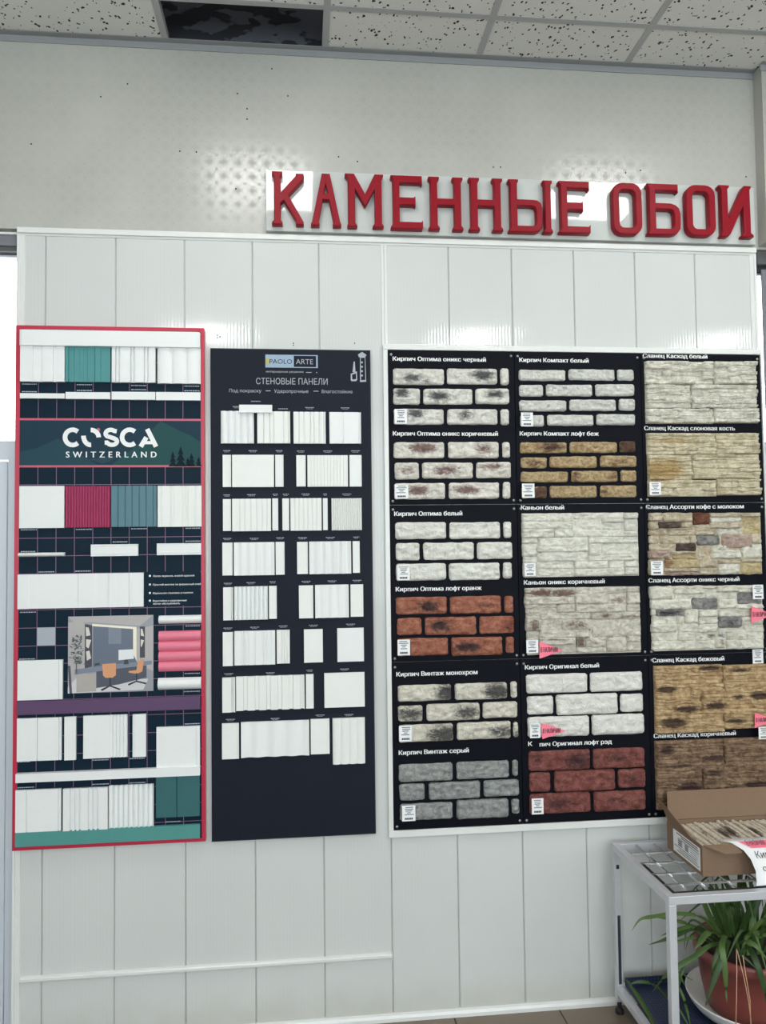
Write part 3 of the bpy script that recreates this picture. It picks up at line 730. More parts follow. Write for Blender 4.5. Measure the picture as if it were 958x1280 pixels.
mb.build('caption_print', M['greyprint'], B1)['kind'] = 'stuff'

# the printed office picture
q = rect(85.3, 770.8, 191.9, 863.6, TB); PX0, PZ0, PX1, PZ1 = q
def pic(pts): return [(PX0 + (PX1 - PX0) * u / 100, PZ1 - (PZ1 - PZ0) * v / 100) for u, v in pts]
pics = [((150, 152, 160), [[(0, 0), (100, 0), (100, 100), (0, 100)]]),
        ((176, 172, 172), [[(0, 0), (100, 0), (84, 14), (26, 8), (8, 9)], [(0, 8), (12, 6), (22, 11), (22, 80), (0, 92)], [(80, 18), (100, 14), (100, 74), (92, 70), (80, 68)]]),
        ((96, 106, 124), [[(29, 13), (80, 18), (80, 66), (29, 68)]]),
        ((120, 130, 146), [[(47, 12), (62, 13.5), (62, 37), (47, 37)]]),
        ((238, 232, 214), [[(28, 10), (80, 15.5), (80, 18.5), (28, 13)], [(76, 18), (80, 18.5), (80, 60), (76, 50)]]),
        ((60, 62, 70), [[(19.5, 10), (28, 12), (28, 66), (19.5, 68)], [(84, 15), (90, 15), (90, 56), (84, 56)]]),
        ((212, 208, 200), [[(20.5, 14), (24, 15), (26, 25), (21, 26)], [(21, 30), (27, 31), (24, 42), (21, 40)], [(21, 46), (25, 45), (27, 55), (22, 58)], [(85, 18), (87, 18), (89, 28), (85, 27)], [(85, 32), (89, 33), (86, 42), (85, 41)]]),
        ((206, 204, 208), [[(10, 80), (33, 80), (60, 82), (94, 84), (88, 98), (0, 100), (0, 92)]]),
        ((72, 78, 92), [[(33, 72), (92, 66), (92, 82), (60, 90), (33, 94)], [(0, 64), (3, 64), (5, 100), (2, 100)]]),
        ((122, 130, 146), [[(8, 69), (60, 63), (98, 60), (98, 65), (60, 69), (8, 76)]]),
        ((172, 166, 160), [[(10, 77), (33, 74), (33, 98), (10, 99)]]),
        ((226, 228, 232), [[(59, 45), (77, 44.5), (77, 57), (59, 58.5)]]),
        ((54, 58, 66), [[(66, 58), (70, 58), (71, 64), (65, 64)], [(31, 62), (37, 61), (37, 64), (31, 65)]]),
        ((214, 152, 108), [[(40, 63), (56, 62), (56, 78), (52, 81), (44, 81), (41, 78)], [(82, 60), (89, 58), (87, 74), (81, 77), (71, 75), (71, 73), (80, 72)]]),
        ((34, 34, 38), [[(48.5, 81), (50, 81), (50, 91), (48.5, 91)], [(38, 96), (49, 90.5), (62, 96), (60, 97.5), (49, 92.5), (40, 98)], [(79.5, 76), (81, 76), (81, 86), (79.5, 86)], [(70, 90), (80, 85.5), (92, 89), (91, 91), (80, 87.5), (71, 92)]])]
mb = MB(); idx = []; tones = []
for i, (col, polys) in enumerate(pics):
    tones.append(simple('picture_tone', col, 0.4, var=0.04))
    for j_, pl in enumerate(polys): mb.flat(pic(pl), TB + 0.0002 + 0.00014 * i + 0.00003 * j_); idx.append(i)
tones.append(simple('picture_foliage', (72, 82, 84), 0.5))
rng = random.Random(4)
for k in range(70):
    u, v = rng.gauss(10, 4.2), rng.uniform(24, 62); u = max(3, min(20, u)); a = rng.uniform(0, 6.28); l, w = rng.uniform(1.5, 3), rng.uniform(.5, 1)
    ca, sa = math.cos(a), math.sin(a)
    mb.flat(pic([(u - ca * l, v - sa * l), (u + sa * w, v - ca * w), (u + ca * l, v + sa * l), (u - sa * w, v + ca * w)]), TB + 0.0024 + 0.00001 * k); idx.append(len(pics))
mb.flat(pic([(9.5, 60), (10.5, 60), (10.8, 74), (9.8, 74)]), TB + 0.0032); idx.append(len(pics))
po = mb.build('picture_print', tones[0], B1)
for t_ in tones[1:]: po.data.materials.append(t_)
for pg, i in zip(po.data.polygons, idx): pg.material_index = i
po['label'] = 'printed picture of an office with two orange chairs'

# ------------------------------------------------------------------ navy board of white wall-panel samples
D2 = 0.020
r = rect(263, 435.3, 470, 1042, D2)
B2 = thing('sample_board', 'tall navy board of white wall panel samples, between crimson-framed board and brick samples', 'display board', ((r[0] + r[2]) / 2, 0, r[1]))
bevel(MB().box(r[0], -D2, r[1], r[2], -0.002, r[3]).build('board', M['navy'], B2), 0.001)
c = MB(); e = 0.003
for q in ((r[0] - .0004, r[3] - e, r[2] + .0004, r[3] + .0004), (r[2] - e, r[1] - .0004, r[2] + .0004, r[3] - e), (r[0] - .0004, r[1] - .0004, r[2] - e, r[1] + e)): c.box(q[0], -D2 - .0006, q[1], q[2], -0.003, q[3])
c.build('edge_band', M['navyedge'], B2)
C2 = Crop(260, 430, 470); T2 = D2 + 0.0006
mb = MB(); mb.frect(C2.rect(328, 60, 627, 137, T2), T2); mb.build('logo_plate', M['logoblue'], B2)
MB().frect(C2.rect(490, 67, 618, 132, T2), T2 + .0003).build('logo_field', M['navy'], B2)
MB().frect(C2.rect(330, 84, 350, 112, T2), T2 + .0003).build('logo_square', M['yellow'], B2)
def line(mb, c, t, x0, x1, y0, y1, cap_px, d, bold=0.0):
    a, b = U(*c.px(x0, y0), d), U(*c.px(x1, y1), d)
    add_text(mb, t, a.x, b.x, (a.z + b.z) / 2, cap_px / 338.0, d, bold)
mb = MB(); line(mb, C2, 'PAOLO', 352, 480, 112, 112, 5.6, T2 + .0006); mb.build('lettering', M['navy'], B2)
mb = MB(); dd = T2 + .0006
line(mb, C2, 'ARTE', 502, 600, 114, 116, 6.4, dd); line(mb, C2, 'интерьерные решения', 332, 545, 163, 164, 2.6, dd)
mb.frect(C2.rect(560, 160, 592, 164, dd), dd); mb.frect(C2.rect(618, 160, 624, 165, dd), dd)
line(mb, C2, 'СТЕНОВЫЕ ПАНЕЛИ', 275, 683, 229, 232, 7.6, dd)
line(mb, C2, 'Под покраску', 122, 305, 275, 276, 4.0, dd); line(mb, C2, 'Ударопрочные', 378, 573, 278, 279, 4.0, dd); line(mb, C2, 'Влагостойкие', 650, 825, 280, 281, 4.0, dd)
mb.frect(C2.rect(330, 265, 358, 269, dd), dd); mb.frect(C2.rect(602, 267, 630, 271, dd), dd)
mb.build('lettering', M['greyprint'], B2)
mb = MB()
def poly2(pts): mb.flat([w2(C2, x, y, dd) for x, y in pts], dd)
poly2([(815, 170), (850, 155), (852, 205), (845, 212), (820, 212), (815, 205)]); poly2([(825, 160), (832, 100), (838, 100), (842, 160)])
poly2([(868, 75), (898, 72), (903, 215), (868, 217)]); poly2([(856, 60), (880, 45), (905, 62), (900, 72), (862, 76)])
mb.build('glue_print', M['greyprint'], B2)
mb = MB(); poly2([(872, 80), (895, 78), (898, 205), (874, 206)]); poly2([(822, 175), (845, 168), (846, 200), (824, 203)])
mb.v = [(x, y - .0004, z) for x, y, z in mb.v]; mb.build('glue_print', M['navy'], B2)
mb = MB()
for k in range(4):
    r4 = C2.rect(874, 100 + 25 * k, 884, 110 + 25 * k, dd); mb.frect(r4, dd + .0007)
mb.build('glue_print', M['greyprint'], B2)
GR = lambda us, w=.016, dp=.5: prof_groove(us, w, dp)
rowsB2 = [
 (275.7, 513.4, 317.5, 554, prof_reed(5, .4)), (321.6, 514, 363, 554, GR((.2, .38, .5, .8, .95), .02)), (366.9, 514.6, 407.5, 554.3, GR((.17, .33, .52, .63, .8, .95), .022)), (411.9, 515, 451.8, 554.3, GR((.42, .95), .03)),
 (278.4, 568.5, 289, 608.7, None), (290.1, 568.5, 342.7, 608.7, prof_flat()), (344.1, 568.5, 354.7, 608.3, None), (370.5, 569, 382.5, 608, None), (384.3, 569, 435.3, 608, GR([.08 * k for k in range(1, 12)], .014, .3)), (436.9, 568.8, 452.5, 608, None),
 (278.7, 623.9, 289, 663.6, None), (290.1, 623.5, 339, 663.6, GR((.2, .33, .48, .64, .78, .9), .018, .4)), (340.4, 623, 348, 663, None), (353, 623, 361.8, 663, None), (363, 622.8, 402.4, 663, GR((.14, .28, .42, .56, .70, .84), .02, .4)), (403.8, 622.8, 410, 662.5, None), (414.6, 622.8, 452.7, 662.5, prof_flute(14, .35, 4)),
 (278, 678.3, 291, 719.2, None), (292.4, 678.1, 343.4, 718.8, prof_wave(5, .6)), (344.6, 677.4, 356, 718.3, None), (371.4, 677.4, 385.2, 717.4, None), (386.6, 677, 439.4, 717, prof_wave(5, .3)), (441, 676.5, 450.2, 716, None),
 (279, 734.4, 291.3, 775.3, GR((.85,), .03)), (292.7, 733.5, 335, 774.5, prof_flute(8, .25)), (336.3, 732.5, 346.2, 773.4, None), (373.7, 732, 392, 772.7, None), (394, 731.4, 436.4, 771.8, prof_wave(4, .65)), (438.3, 730.7, 454.6, 770.7, None),
 (278.5, 790.4, 291.4, 832.5, None), (292.8, 789.3, 344.2, 830.6, GR((.2, .26, .34, .5, .7, .78, .9), .022, .35)), (345.9, 787.8, 362.6, 829.2, GR((.4, .6, .8), .03, .3)), (380, 786.9, 403.9, 827.8, prof_flat()), (421.7, 785.5, 455.3, 826.6, prof_flat()),
 (277.8, 847.5, 294.2, 890.5, GR((.75, .86), .05)), (295.2, 846.3, 381.1, 886, prof_hat(6)), (382.5, 843, 392.4, 885.5, None), (405.5, 841.6, 456.3, 883.2, prof_flat()),
 (277.5, 904.6, 298.9, 948.5, None), (301.3, 903.4, 387, 944.3, prof_wave(4, .45)), (388.4, 899.2, 412.4, 942.2, None), (415.9, 898.5, 457, 954.4, prof_reed(4, .55))]
cap = MB()
for i, (x0, y0, x1, y1, pf) in enumerate(rowsB2):
    sample(B2, (x0, y0, x1, y1), pf or GR((.9,), .03, .3), C_ if i % 3 else W_, 'panel_sample', D2, 0.014 if pf is not None and len(pf) > 6 else 0.008)
    if i != 1:
        m_ = (x0 + x1) / 2; w_ = min((x1 - x0) * .42, 5.5); dashes(cap, m_ - w_, m_ + w_, min(y0, y1) - 5.2, D2 + .0006, .0026); dashes(cap, m_ - w_ * .7, m_ + w_ * .7, min(y0, y1) - 3.6, D2 + .0006, .0014)
sample(B2, (299, 505.8, 340.4, 515.7), prof_flat(), W_, 'moulding_sample', D2 + .014, 0.009)
dashes(cap, 314, 326, 501.6, D2 + .0006, .003); dashes(cap, 348, 360, 511, D2 + .0006, .0026)
cap.build('caption_print', M['greyprint'], B2)['kind'] = 'stuff'
# ------------------------------------------------------------------ brick and stone sample boards
def stone(r, d0, dep, seed, nx, nz, rnd=0.006, jit=0.0012, amp=0.0076, edge=0.006, stains=(), freq=38.0, slope=0.6):
    """one rough block: rounded outline, uneven edges, creased face; returns (MB, stain values)"""
    x0, z0, x1, z1 = r; w, h = x1 - x0, z1 - z0; cx, cz = (x0 + x1) / 2, (z0 + z1) / 2
    mb = MB(); att = []; off = Vector((seed * 7.31, seed * 3.77, seed * 1.93))
    rnd = min(rnd, h * 0.45, w * 0.45)
    for j in range(nz + 1):
        v = -1 + 2 * j / nz
        kz = max(0.0, (abs(v) * h / 2 - (h / 2 - rnd)) / rnd); ex = rnd * (1 - math.sqrt(max(0, 1 - kz * kz)))
        for i in range(nx + 1):
            u = -1 + 2 * i / nx
            x = u * (w / 2 - ex); z = v * h / 2
            bu, bv = abs(u) ** 4, abs(v) ** 3
            x += jit * bu * noise.noise(Vector((u, z * 45, 3.1)) + off) * 1.6
            z += jit * bv * noise.noise(Vector((x * 30, v, 9.7)) + off) * 1.6
            dist = min((1 - abs(u)) * w / 2, (1 - abs(v)) * h / 2)
            e = min(1.0, dist / edge); e = 1 - (1 - e) ** 2.2
            q = Vector(((cx + x) * freq * 0.7 + z * freq * slope, (cz + z) * freq * 1.5 - x * freq * 0.25, 0)) + off
            n = noise.noise(q) + 0.5 * noise.noise(q * 2.3)
            crease = (1 - min(1.0, abs(noise.noise(q * 0.9 + Vector((5, 5, 5)))) * 4)) ** 3
            d = d0 + dep * (0.45 + 0.55 * e) + e * amp * (n - 1.1 * crease)
            mb.v.append((cx + x, -d, cz + z))
            s = 0.0
            for sx, sz, rx, rz, k in stains:
                t = ((cx + x - sx) / rx) ** 2 + ((cz + z - sz) / rz) ** 2; s = max(s, k * math.exp(-t))
            att.append(s)
    W = nx + 1
    for j in range(nz):
        for i in range(nx):
            a = j * W + i; mb.f.append((a, a + 1, a + W + 1, a + W))
    ring = [i for i in range(W)] + [j * W + nx for j in range(1, nz + 1)] + [nz * W + i for i in range(nx - 1, -1, -1)] + [j * W for j in range(nz - 1, 0, -1)]
    b = len(mb.v)
    for k in ring: mb.v.append((mb.v[k][0], -d0, mb.v[k][2])); att.append(att[k])
    for k in range(len(ring)):
        k2 = (k + 1) % len(ring); mb.f.append((ring[k2], ring[k], b + k, b + k2))
    return mb, att

def strata(r, d0, dep, seed, stains=(), lay=0.0145):
    """one moulded slate tile: thin broken ledges at uneven depth (a relief grid)"""
    x0, z0, x1, z1 = r; rng = random.Random(seed); w, h = x1 - x0, z1 - z0
    nl = max(3, round(h / lay)); cuts = [0.0]
    for k in range(1, nl): cuts.append((k + rng.uniform(-.28, .28)) / nl)
    cuts.append(1.0); layers = []
    for k in range(nl):
        segs, u = [], 0.0
        while u < 1:
            l = rng.uniform(0.12, 0.45); segs.append((u, u + l, rng.uniform(0.1, 1.0), rng.uniform(-.2, .45))); u += l
        layers.append(segs)
    nx, nz = max(12, int(w / 0.0042)), max(10, int(h / 0.0016)); mb = MB(); att = []; off = Vector((seed * 3.3, seed * 1.7, 0))
    for j in range(nz + 1):
        for i in range(nx + 1):
            u, v = i / nx, j / nz; x, z = x0 + u * w, z0 + v * h
            vv = v + 0.30 / nl * noise.noise(Vector((x * 26, v * 3, 0)) + off) + 0.12 / nl * noise.noise(Vector((x * 90, v * 3, 4)) + off)
            k = 0
            while k < nl - 1 and vv > cuts[k + 1]: k += 1
            t = (vv - cuts[k]) / (cuts[k + 1] - cuts[k]); t = min(1, max(0, t)); dp, tl = 0.5, 0.0
            uu = u + 0.02 * noise.noise(Vector((v * 60, k, 2)) + off)
            for a, b, dd, sl in layers[k]:
                if uu < b or b >= 1: dp, tl = dd, sl; break
            body = dp + tl * (t - .5) - 0.45 * max(0, 0.22 - t) / 0.22 - 0.12 * max(0, t - .8) / .2
            d = d0 + dep * (0.30 + 0.62 * max(0.0, body)) + 0.0022 * noise.noise(Vector((x * 70, z * 150, 1)) + off)
            if i in (0, nx) or j in (0, nz): d = d0 + dep * 0.22
            mb.v.append((x, -d, z)); s = 0.0
            for sx, sz, rx, rz, kk in stains: s = max(s, kk * math.exp(-((x - sx) / rx) ** 2 - ((z - sz) / rz) ** 2))
            att.append(s)
    W = nx + 1
    for j in range(nz):
        for i in range(nx):
            a = j * W + i; mb.f.append((a, a + 1, a + W + 1, a + W))
    ring = [i for i in range(W)] + [j * W + nx for j in range(1, nz + 1)] + [nz * W + i for i in range(nx - 1, -1, -1)] + [j * W for j in range(nz - 1, 0, -1)]
    b = len(mb.v)
    for k in ring: mb.v.append((mb.v[k][0], -d0, mb.v[k][2])); att.append(att[k])
    for k in range(len(ring)):
        k2 = (k + 1) % len(ring); mb.f.append((ring[k2], ring[k], b + k, b + k2))
    return mb, att

D3 = 0.010
BX = [1.258, 1.751, 2.259, 2.757]; BZ = [2.490, 1.899, 1.309, 0.690]
names = {(0, 0): 'black board of white bricks smudged black above white bricks smudged brown', (0, 1): 'black board of plain white bricks above orange-red bricks', (0, 2): 'black board of black-and-cream bricks above plain grey bricks',
         (1, 0): 'black board of slim white bricks above slim yellow-brown bricks', (1, 1): 'black board of white ledge stone above cream ledge stone with brown patches', (1, 2): 'black board of large white bricks above dark red bricks',
         (2, 0): 'black board of layered white slate above layered ivory slate', (2, 1): 'black board of mixed coffee-coloured stone above mixed cream and grey stone', (2, 2): 'black board of layered beige slate above layered brown slate'}
BD = {}
for i in range(3):
    for j in range(3):
        x0, x1, z1, z0 = BX[i], BX[i + 1], BZ[j], BZ[j + 1]
        o = thing('stone_sample_board', names[(i, j)], 'display board', ((x0 + x1) / 2, 0, z0), 'black stone sample boards in the white frame')
        bevel(MB().box(x0 + .0008, -D3, z0 + .0008, x1 - .0008, -0.001, z1 - .0008).build('board', M['black'], o), 0.0012)
        for sx in (x0 + 0.013, x1 - 0.013):
            for sz in (z0 + 0.014, z1 - 0.018):
                sc = MB(); n = 10
                sc.lathe([(0.0001, 0), (0.0042, 0), (0.0052, 0.002), (0.0036, 0.0042), (0.0001, 0.005)], (0, 0, 0), n)
                sc.v = [(sx + a, -D3 - c, sz + b) for a, b, c in sc.v]; sc.build('screw', M['screw'], o, True)
        BD[(i, j)] = o
fr = thing('board_frame', 'thin white plastic frame around the black stone sample boards', 'frame', (2.0, 0, 0.67))
for nm, q in (('frame_rail', (1.240, 2.490, 2.762, 2.512)), ('frame_rail', (1.240, 0.665, 2.762, 0.690)), ('frame_stile', (1.240, 0.690, 1.258, 2.490)), ('frame_stile', (2.757, 0.690, 2.762, 2.490))):
    bevel(MB().box(q[0], -0.015, q[1], q[2], 0.0, q[3]).build(nm, M['trim'], fr), 0.002)

def price_tag(par, r, d, rot=False):
    o = MB().box(r[0], -d - 0.0008, r[1], r[2], -d, r[3]).build('price_label', M['sheet'], par)
    w, h = r[2] - r[0], r[3] - r[1]; mb = MB(); dd = d + 0.0011; rng = random.Random(int(r[0] * 997 + r[1] * 431))
    for k in range(5):
        z = r[3] - h * (0.12 + 0.115 * k); a, b = 0.1 + rng.uniform(0, .15), 0.9 - rng.uniform(0, .15)
        if k < 2 or k == 4: mb.frect((r[0] + w * a, z - h * .028, r[0] + w * b, z + h * .028), dd)
        else: mb.frect((r[0] + w * (.25 + .1 * (k - 2)), z - h * .03, r[0] + w * (.75 - .1 * (k - 2)), z + h * .03), dd)
    mb.build('fine_print', M['inkgrey'], o)
    mb = MB(); z = r[1] + h * .10
    x = r[0] + w * .2
    for k in range(5):
        mb.frect((x, z, x + w * .10, z + h * .12), dd); x += w * .125
    mb.build('price_print', M['ink'], o)
def arrow_tag(par, c, pts, d):
    P = [w2(c, x, y, d) for x, y in pts]
    o = MB().prism(P, d, d + 0.0012).build('arrow_label', M['pinktag'], par)
    h = P[0][1] - P[2][1]; zc = (P[0][1] + P[2][1]) / 2
    mb = MB(); add_text(mb, 'В НАЛИЧИИ', P[0][0] + h * .06, P[1][0] - (P[1][0] - P[0][0]) * .24, zc - h * .13, h * .27, d + 0.0015, 0.03)
    mb.build('lettering', M['ink'], o)
def caption(par, c, t, x0, x1, y0, y1):
    a, b = U(*c.px(x0, y0), D3), U(*c.px(x1, y1), D3)
    mb = MB(); add_text(mb, t, a.x, b.x, (a.z + b.z) / 2, 5.3 / 340, D3 + 0.0008, 0.026); mb.build('lettering', M['white'], par)

ST = {
 'onyxb': mat_stone('white_brick_black_smudge', (211, 208, 198), (238, 237, 231), (58, 60, 66)),
 'onyxr': mat_stone('white_brick_brown_smudge', (217, 211, 200), (240, 237, 229), (112, 82, 76)),
 'white': mat_stone('plain_white_brick', (226, 225, 214), (238, 238, 232), (180, 176, 160)),
 'orange': mat_stone('orange_red_brick', (150, 90, 72), (178, 122, 100), (52, 44, 46), vein=(146, 78, 60)),
 'mono': mat_stone('cream_brick_charcoal_fade', (208, 202, 186), (230, 226, 214), (52, 52, 56)),
 'grey': mat_stone('plain_grey_brick', (136, 139, 138), (168, 170, 168), (110, 112, 112)),
 'cwhite': mat_stone('slim_white_brick', (218, 218, 209), (236, 236, 231), (170, 170, 160), scale=80),
 'beige': mat_stone('slim_yellow_brown_brick', (172, 146, 106), (210, 188, 150), (88, 62, 54), vein=(150, 114, 80), scale=80),
 'owhite': mat_stone('large_white_brick', (229, 227, 220), (240, 239, 234), (180, 176, 166)),
 'red': mat_stone('dark_red_brick', (118, 68, 62), (146, 92, 86), (54, 40, 44), vein=(108, 56, 52)),
 'canw': mat_stone('white_ledge_stone', (217, 215, 202), (240, 239, 229), (190, 186, 170)),
 'canb': mat_stone('cream_ledge_stone', (196, 190, 176), (224, 220, 208), (104, 76, 68)),
 'asc': mat_stone('coffee_stone', (190, 176, 150), (218, 208, 188), (110, 76, 62), vein=(176, 156, 130)),
 'asr': mat_stone('rust_brown_stone', (92, 58, 46), (130, 86, 68), (70, 44, 36)),
 'asy': mat_stone('yellow_ochre_stone', (182, 164, 122), (208, 192, 152), (140, 100, 72)),
 'asd': mat_stone('dark_umber_stone', (72, 60, 56), (104, 90, 82), (50, 42, 40)),
 'asp': mat_stone('rose_brown_stone', (164, 140, 128), (192, 172, 160), (150, 108, 96)),
 'asg': mat_stone('grey_stone', (118, 118, 118), (160, 158, 154), (62, 62, 64)),
 'asw': mat_stone('pale_cream_stone', (211, 207, 192), (238, 236, 223), (96, 96, 96)),
 'kw': mat_stone('white_slate', (200, 196, 181), (238, 235, 223), (150, 146, 134), bump=1.0),
 'ki': mat_stone('ivory_slate', (196, 184, 152), (226, 217, 194), (186, 158, 108), bump=1.0),
 'kb': mat_stone('beige_slate', (172, 142, 104), (214, 188, 148), (66, 50, 46), vein=(160, 126, 88), bump=1.0),
 'kn': mat_stone('brown_slate', (116, 92, 74), (162, 136, 110), (70, 52, 50), vein=(104, 80, 64), bump=1.0),
}
SEED = [0]
def bricks(par, c, mat, data, dep=0.014, kind='brick', nx=30, nz=11, **kw):
    for item in data:
        q = item[:4]; SEED[0] += 1; r = c.rect(*q, D3 + dep)
        m = mat; st = []
        if len(item) > 4:
            for s in item[4]:
                if isinstance(s, str): m = s; continue
                p = U(*c.px(s[0], s[1]), D3 + dep); st.append((p.x, p.z, s[2] / c.k / 345, s[3] / c.k / 345, s[4] if len(s) > 4 else 1.15))
        w, h = r[2] - r[0], r[3] - r[1]
        n_x = max(6, int(nx * min(1, w / 0.19))); mb, att = stone(r, D3, dep * (1 + 0.12 * math.sin(SEED[0] * 2.4)), SEED[0], n_x, nz, stains=st, **kw)
        mb.build(kind, ST[m], par, True, att)

K1, K2, K3 = Crop(475, 430, 655), Crop(475, 625, 655), Crop(480, 820, 670)
K4, K6 = Crop(635, 430, 810), Crop(650, 820, 830)
b = BD[(0, 0)]
bricks(b, K1, 'onyxb', [(90, 160, 430, 270, [(210, 225, 75, 32), (310, 250, 60, 18, .8)]), (450, 160, 785, 267, [(690, 205, 95, 42)]), (805, 160, 862, 270),
  (92, 293, 270, 400, [(150, 325, 60, 36)]), (292, 295, 621, 400, [(390, 345, 90, 40)]), (640, 293, 864, 398, [(770, 335, 70, 38)]),
  (95, 430, 429, 535, [(240, 460, 70, 38)]), (452, 430, 787, 535, [(575, 470, 55, 40, .9)]), (808, 432, 864, 537)])
bricks(b, K1, 'onyxr', [(95, 652, 433, 758, [(290, 690, 120, 40)]), (458, 650, 795, 757, [(690, 700, 90, 42, .9)]), (820, 650, 870, 755, [(845, 700, 16, 40, .5)]),
  (100, 788, 262, 898, [(180, 845, 90, 60, .62)]), (285, 788, 622, 893, [(450, 840, 110, 42, .95)]), (645, 785, 877, 890, [(750, 815, 105, 30, .9)]),
  (98, 925, 438, 1030, [(260, 975, 95, 40)]), (462, 922, 799, 1028, [(580, 970, 110, 32)]), (822, 918, 874, 1027)])
price_tag(b, K1.rect(98, 432, 182, 530, .036), .034); price_tag(b, K1.rect(100, 935, 190, 1028, .036), .034)
caption(b, K1, 'Кирпич Оптима оникс черный', 87, 705, 115, 115); caption(b, K1, 'Кирпич Оптима оникс коричневый', 88, 785, 610, 610)
b = BD[(0, 1)]
bricks(b, K2, 'white', [(105, 150, 444, 258), (467, 148, 805, 255), (828, 145, 880, 250), (108, 287, 268, 400), (292, 285, 630, 395), (650, 282, 886, 390), (110, 425, 443, 533), (464, 422, 802, 530), (824, 415, 882, 522)])
bricks(b, K2, 'orange', [(108, 650, 449, 757, [(330, 710, 85, 38)]), (470, 643, 810, 752, [(690, 700, 80, 30, .6)]), (833, 640, 892, 750),
  (117, 788, 280, 897), (302, 783, 645, 893, [(400, 835, 85, 50)]), (666, 777, 897, 887, [(860, 835, 50, 50, .6)]), (118, 925, 458, 1032), (479, 918, 820, 1030, [(590, 980, 110, 40)]), (842, 912, 898, 1020, [(870, 960, 30, 60, .5)])])
price_tag(b, K2.rect(115, 435, 200, 533, .036), .034); price_tag(b, K2.rect(118, 930, 202, 1033, .036), .034)
caption(b, K2, 'Кирпич Оптима белый', 97, 548, 104, 104); caption(b, K2, 'Кирпич Оптима лофт оранж', 107, 677, 604, 602)
b = BD[(0, 2)]
bricks(b, K3, 'mono', [(90, 190, 427, 280, [(400, 235, 90, 70)]), (450, 178, 782, 270, [(720, 225, 110, 70)]), (803, 165, 844, 265),
  (92, 318, 246, 413, [(170, 370, 110, 60, 1.0)]), (272, 308, 608, 402, [(530, 355, 120, 60, .85)]), (627, 297, 846, 388), (97, 440, 440, 535, [(390, 490, 130, 60)]), (464, 425, 804, 520, [(740, 480, 110, 45, .9)]), (820, 418, 852, 515, [(840, 500, 20, 30, .8)])])
bricks(b, K3, 'grey', [(97, 690, 438, 785), (462, 675, 793, 768), (814, 660, 850, 757), (100, 815, 260, 910), (285, 805, 611, 897), (632, 790, 856, 882), (105, 940, 437, 1028), (462, 915, 790, 1018), (810, 905, 858, 997)])
price_tag(b, K3.rect(97, 440, 178, 538, .036), .034); price_tag(b, K3.rect(115, 945, 200, 1040, .036), .034)
caption(b, K3, 'Кирпич Винтаж монохром', 80, 590, 125, 118); caption(b, K3, 'Кирпич Винтаж серый', 95, 535, 619, 611)
b = BD[(1, 0)]
bricks(b, K4, 'cwhite', [(80, 173, 399, 250), (422, 170, 737, 247), (757, 170, 868, 247), (83, 278, 246, 357), (268, 275, 584, 355), (606, 272, 873, 353), (84, 383, 405, 458), (429, 377, 747, 455), (768, 373, 876, 453), (90, 485, 253, 563), (275, 482, 593, 557), (613, 478, 878, 553)], nz=9, freq=55)
bricks(b, K4, 'beige', [(89, 672, 409, 745, [(310, 705, 95, 40), (120, 700, 40, 50, .5)]), (430, 668, 752, 743), (773, 663, 880, 740, [(830, 700, 110, 80, 1.3)]),
  (95, 775, 273, 848, [(190, 815, 80, 40, .75)]), (293, 768, 615, 845), (639, 763, 886, 840, [(760, 805, 130, 40, .6)]), (95, 873, 417, 945), (440, 868, 757, 943, [(470, 905, 40, 50, .7), (730, 905, 40, 50, .6)]), (780, 865, 888, 940),
  (100, 975, 273, 1053, [(230, 1015, 110, 60, 1.3)]), (292, 970, 615, 1050), (640, 968, 888, 1047, [(665, 1010, 40, 50, .7)])], nz=9, freq=55)
price_tag(b, K4.rect(92, 468, 175, 563, .036), .034); price_tag(b, K4.rect(98, 955, 185, 1052, .036), .034)
caption(b, K4, 'Кирпич Компакт белый', 80, 552, 125, 126); caption(b, K4, 'Кирпич Компакт лофт беж', 83, 622, 628, 626)
b = BD[(1, 2)]
bricks(b, K6, 'owhite', [(47, 128, 455, 240), (473, 115, 822, 230), (53, 273, 228, 388), (247, 262, 657, 383), (675, 258, 829, 370), (57, 412, 467, 530), (485, 398, 834, 518)])
bricks(b, K6, 'red', [(63, 640, 475, 755, [(400, 705, 130, 70, .95), (120, 690, 60, 70, .6)]), (493, 625, 838, 740, [(640, 680, 140, 40, .7)]), (68, 783, 208, 905), (235, 772, 640, 893), (660, 760, 843, 875, [(755, 820, 60, 40, .7)]), (70, 925, 477, 1040, [(250, 985, 110, 50, .8)]), (497, 910, 845, 1025, [(650, 965, 130, 40, .55)])])
price_tag(b, K6.rect(68, 450, 138, 545, .036), .034); price_tag(b, K6.rect(80, 950, 160, 1052, .036), .034)
arrow_tag(b, K6, [(147, 447), (307, 497), (150, 553)], .037)
caption(b, K6, 'Кирпич Оригинал белый', 35, 527, 85, 80); caption(b, K6, 'К', 57, 83, 598, 598); caption(b, K6, 'пич Оригинал лофт рэд', 133, 612, 596, 588)

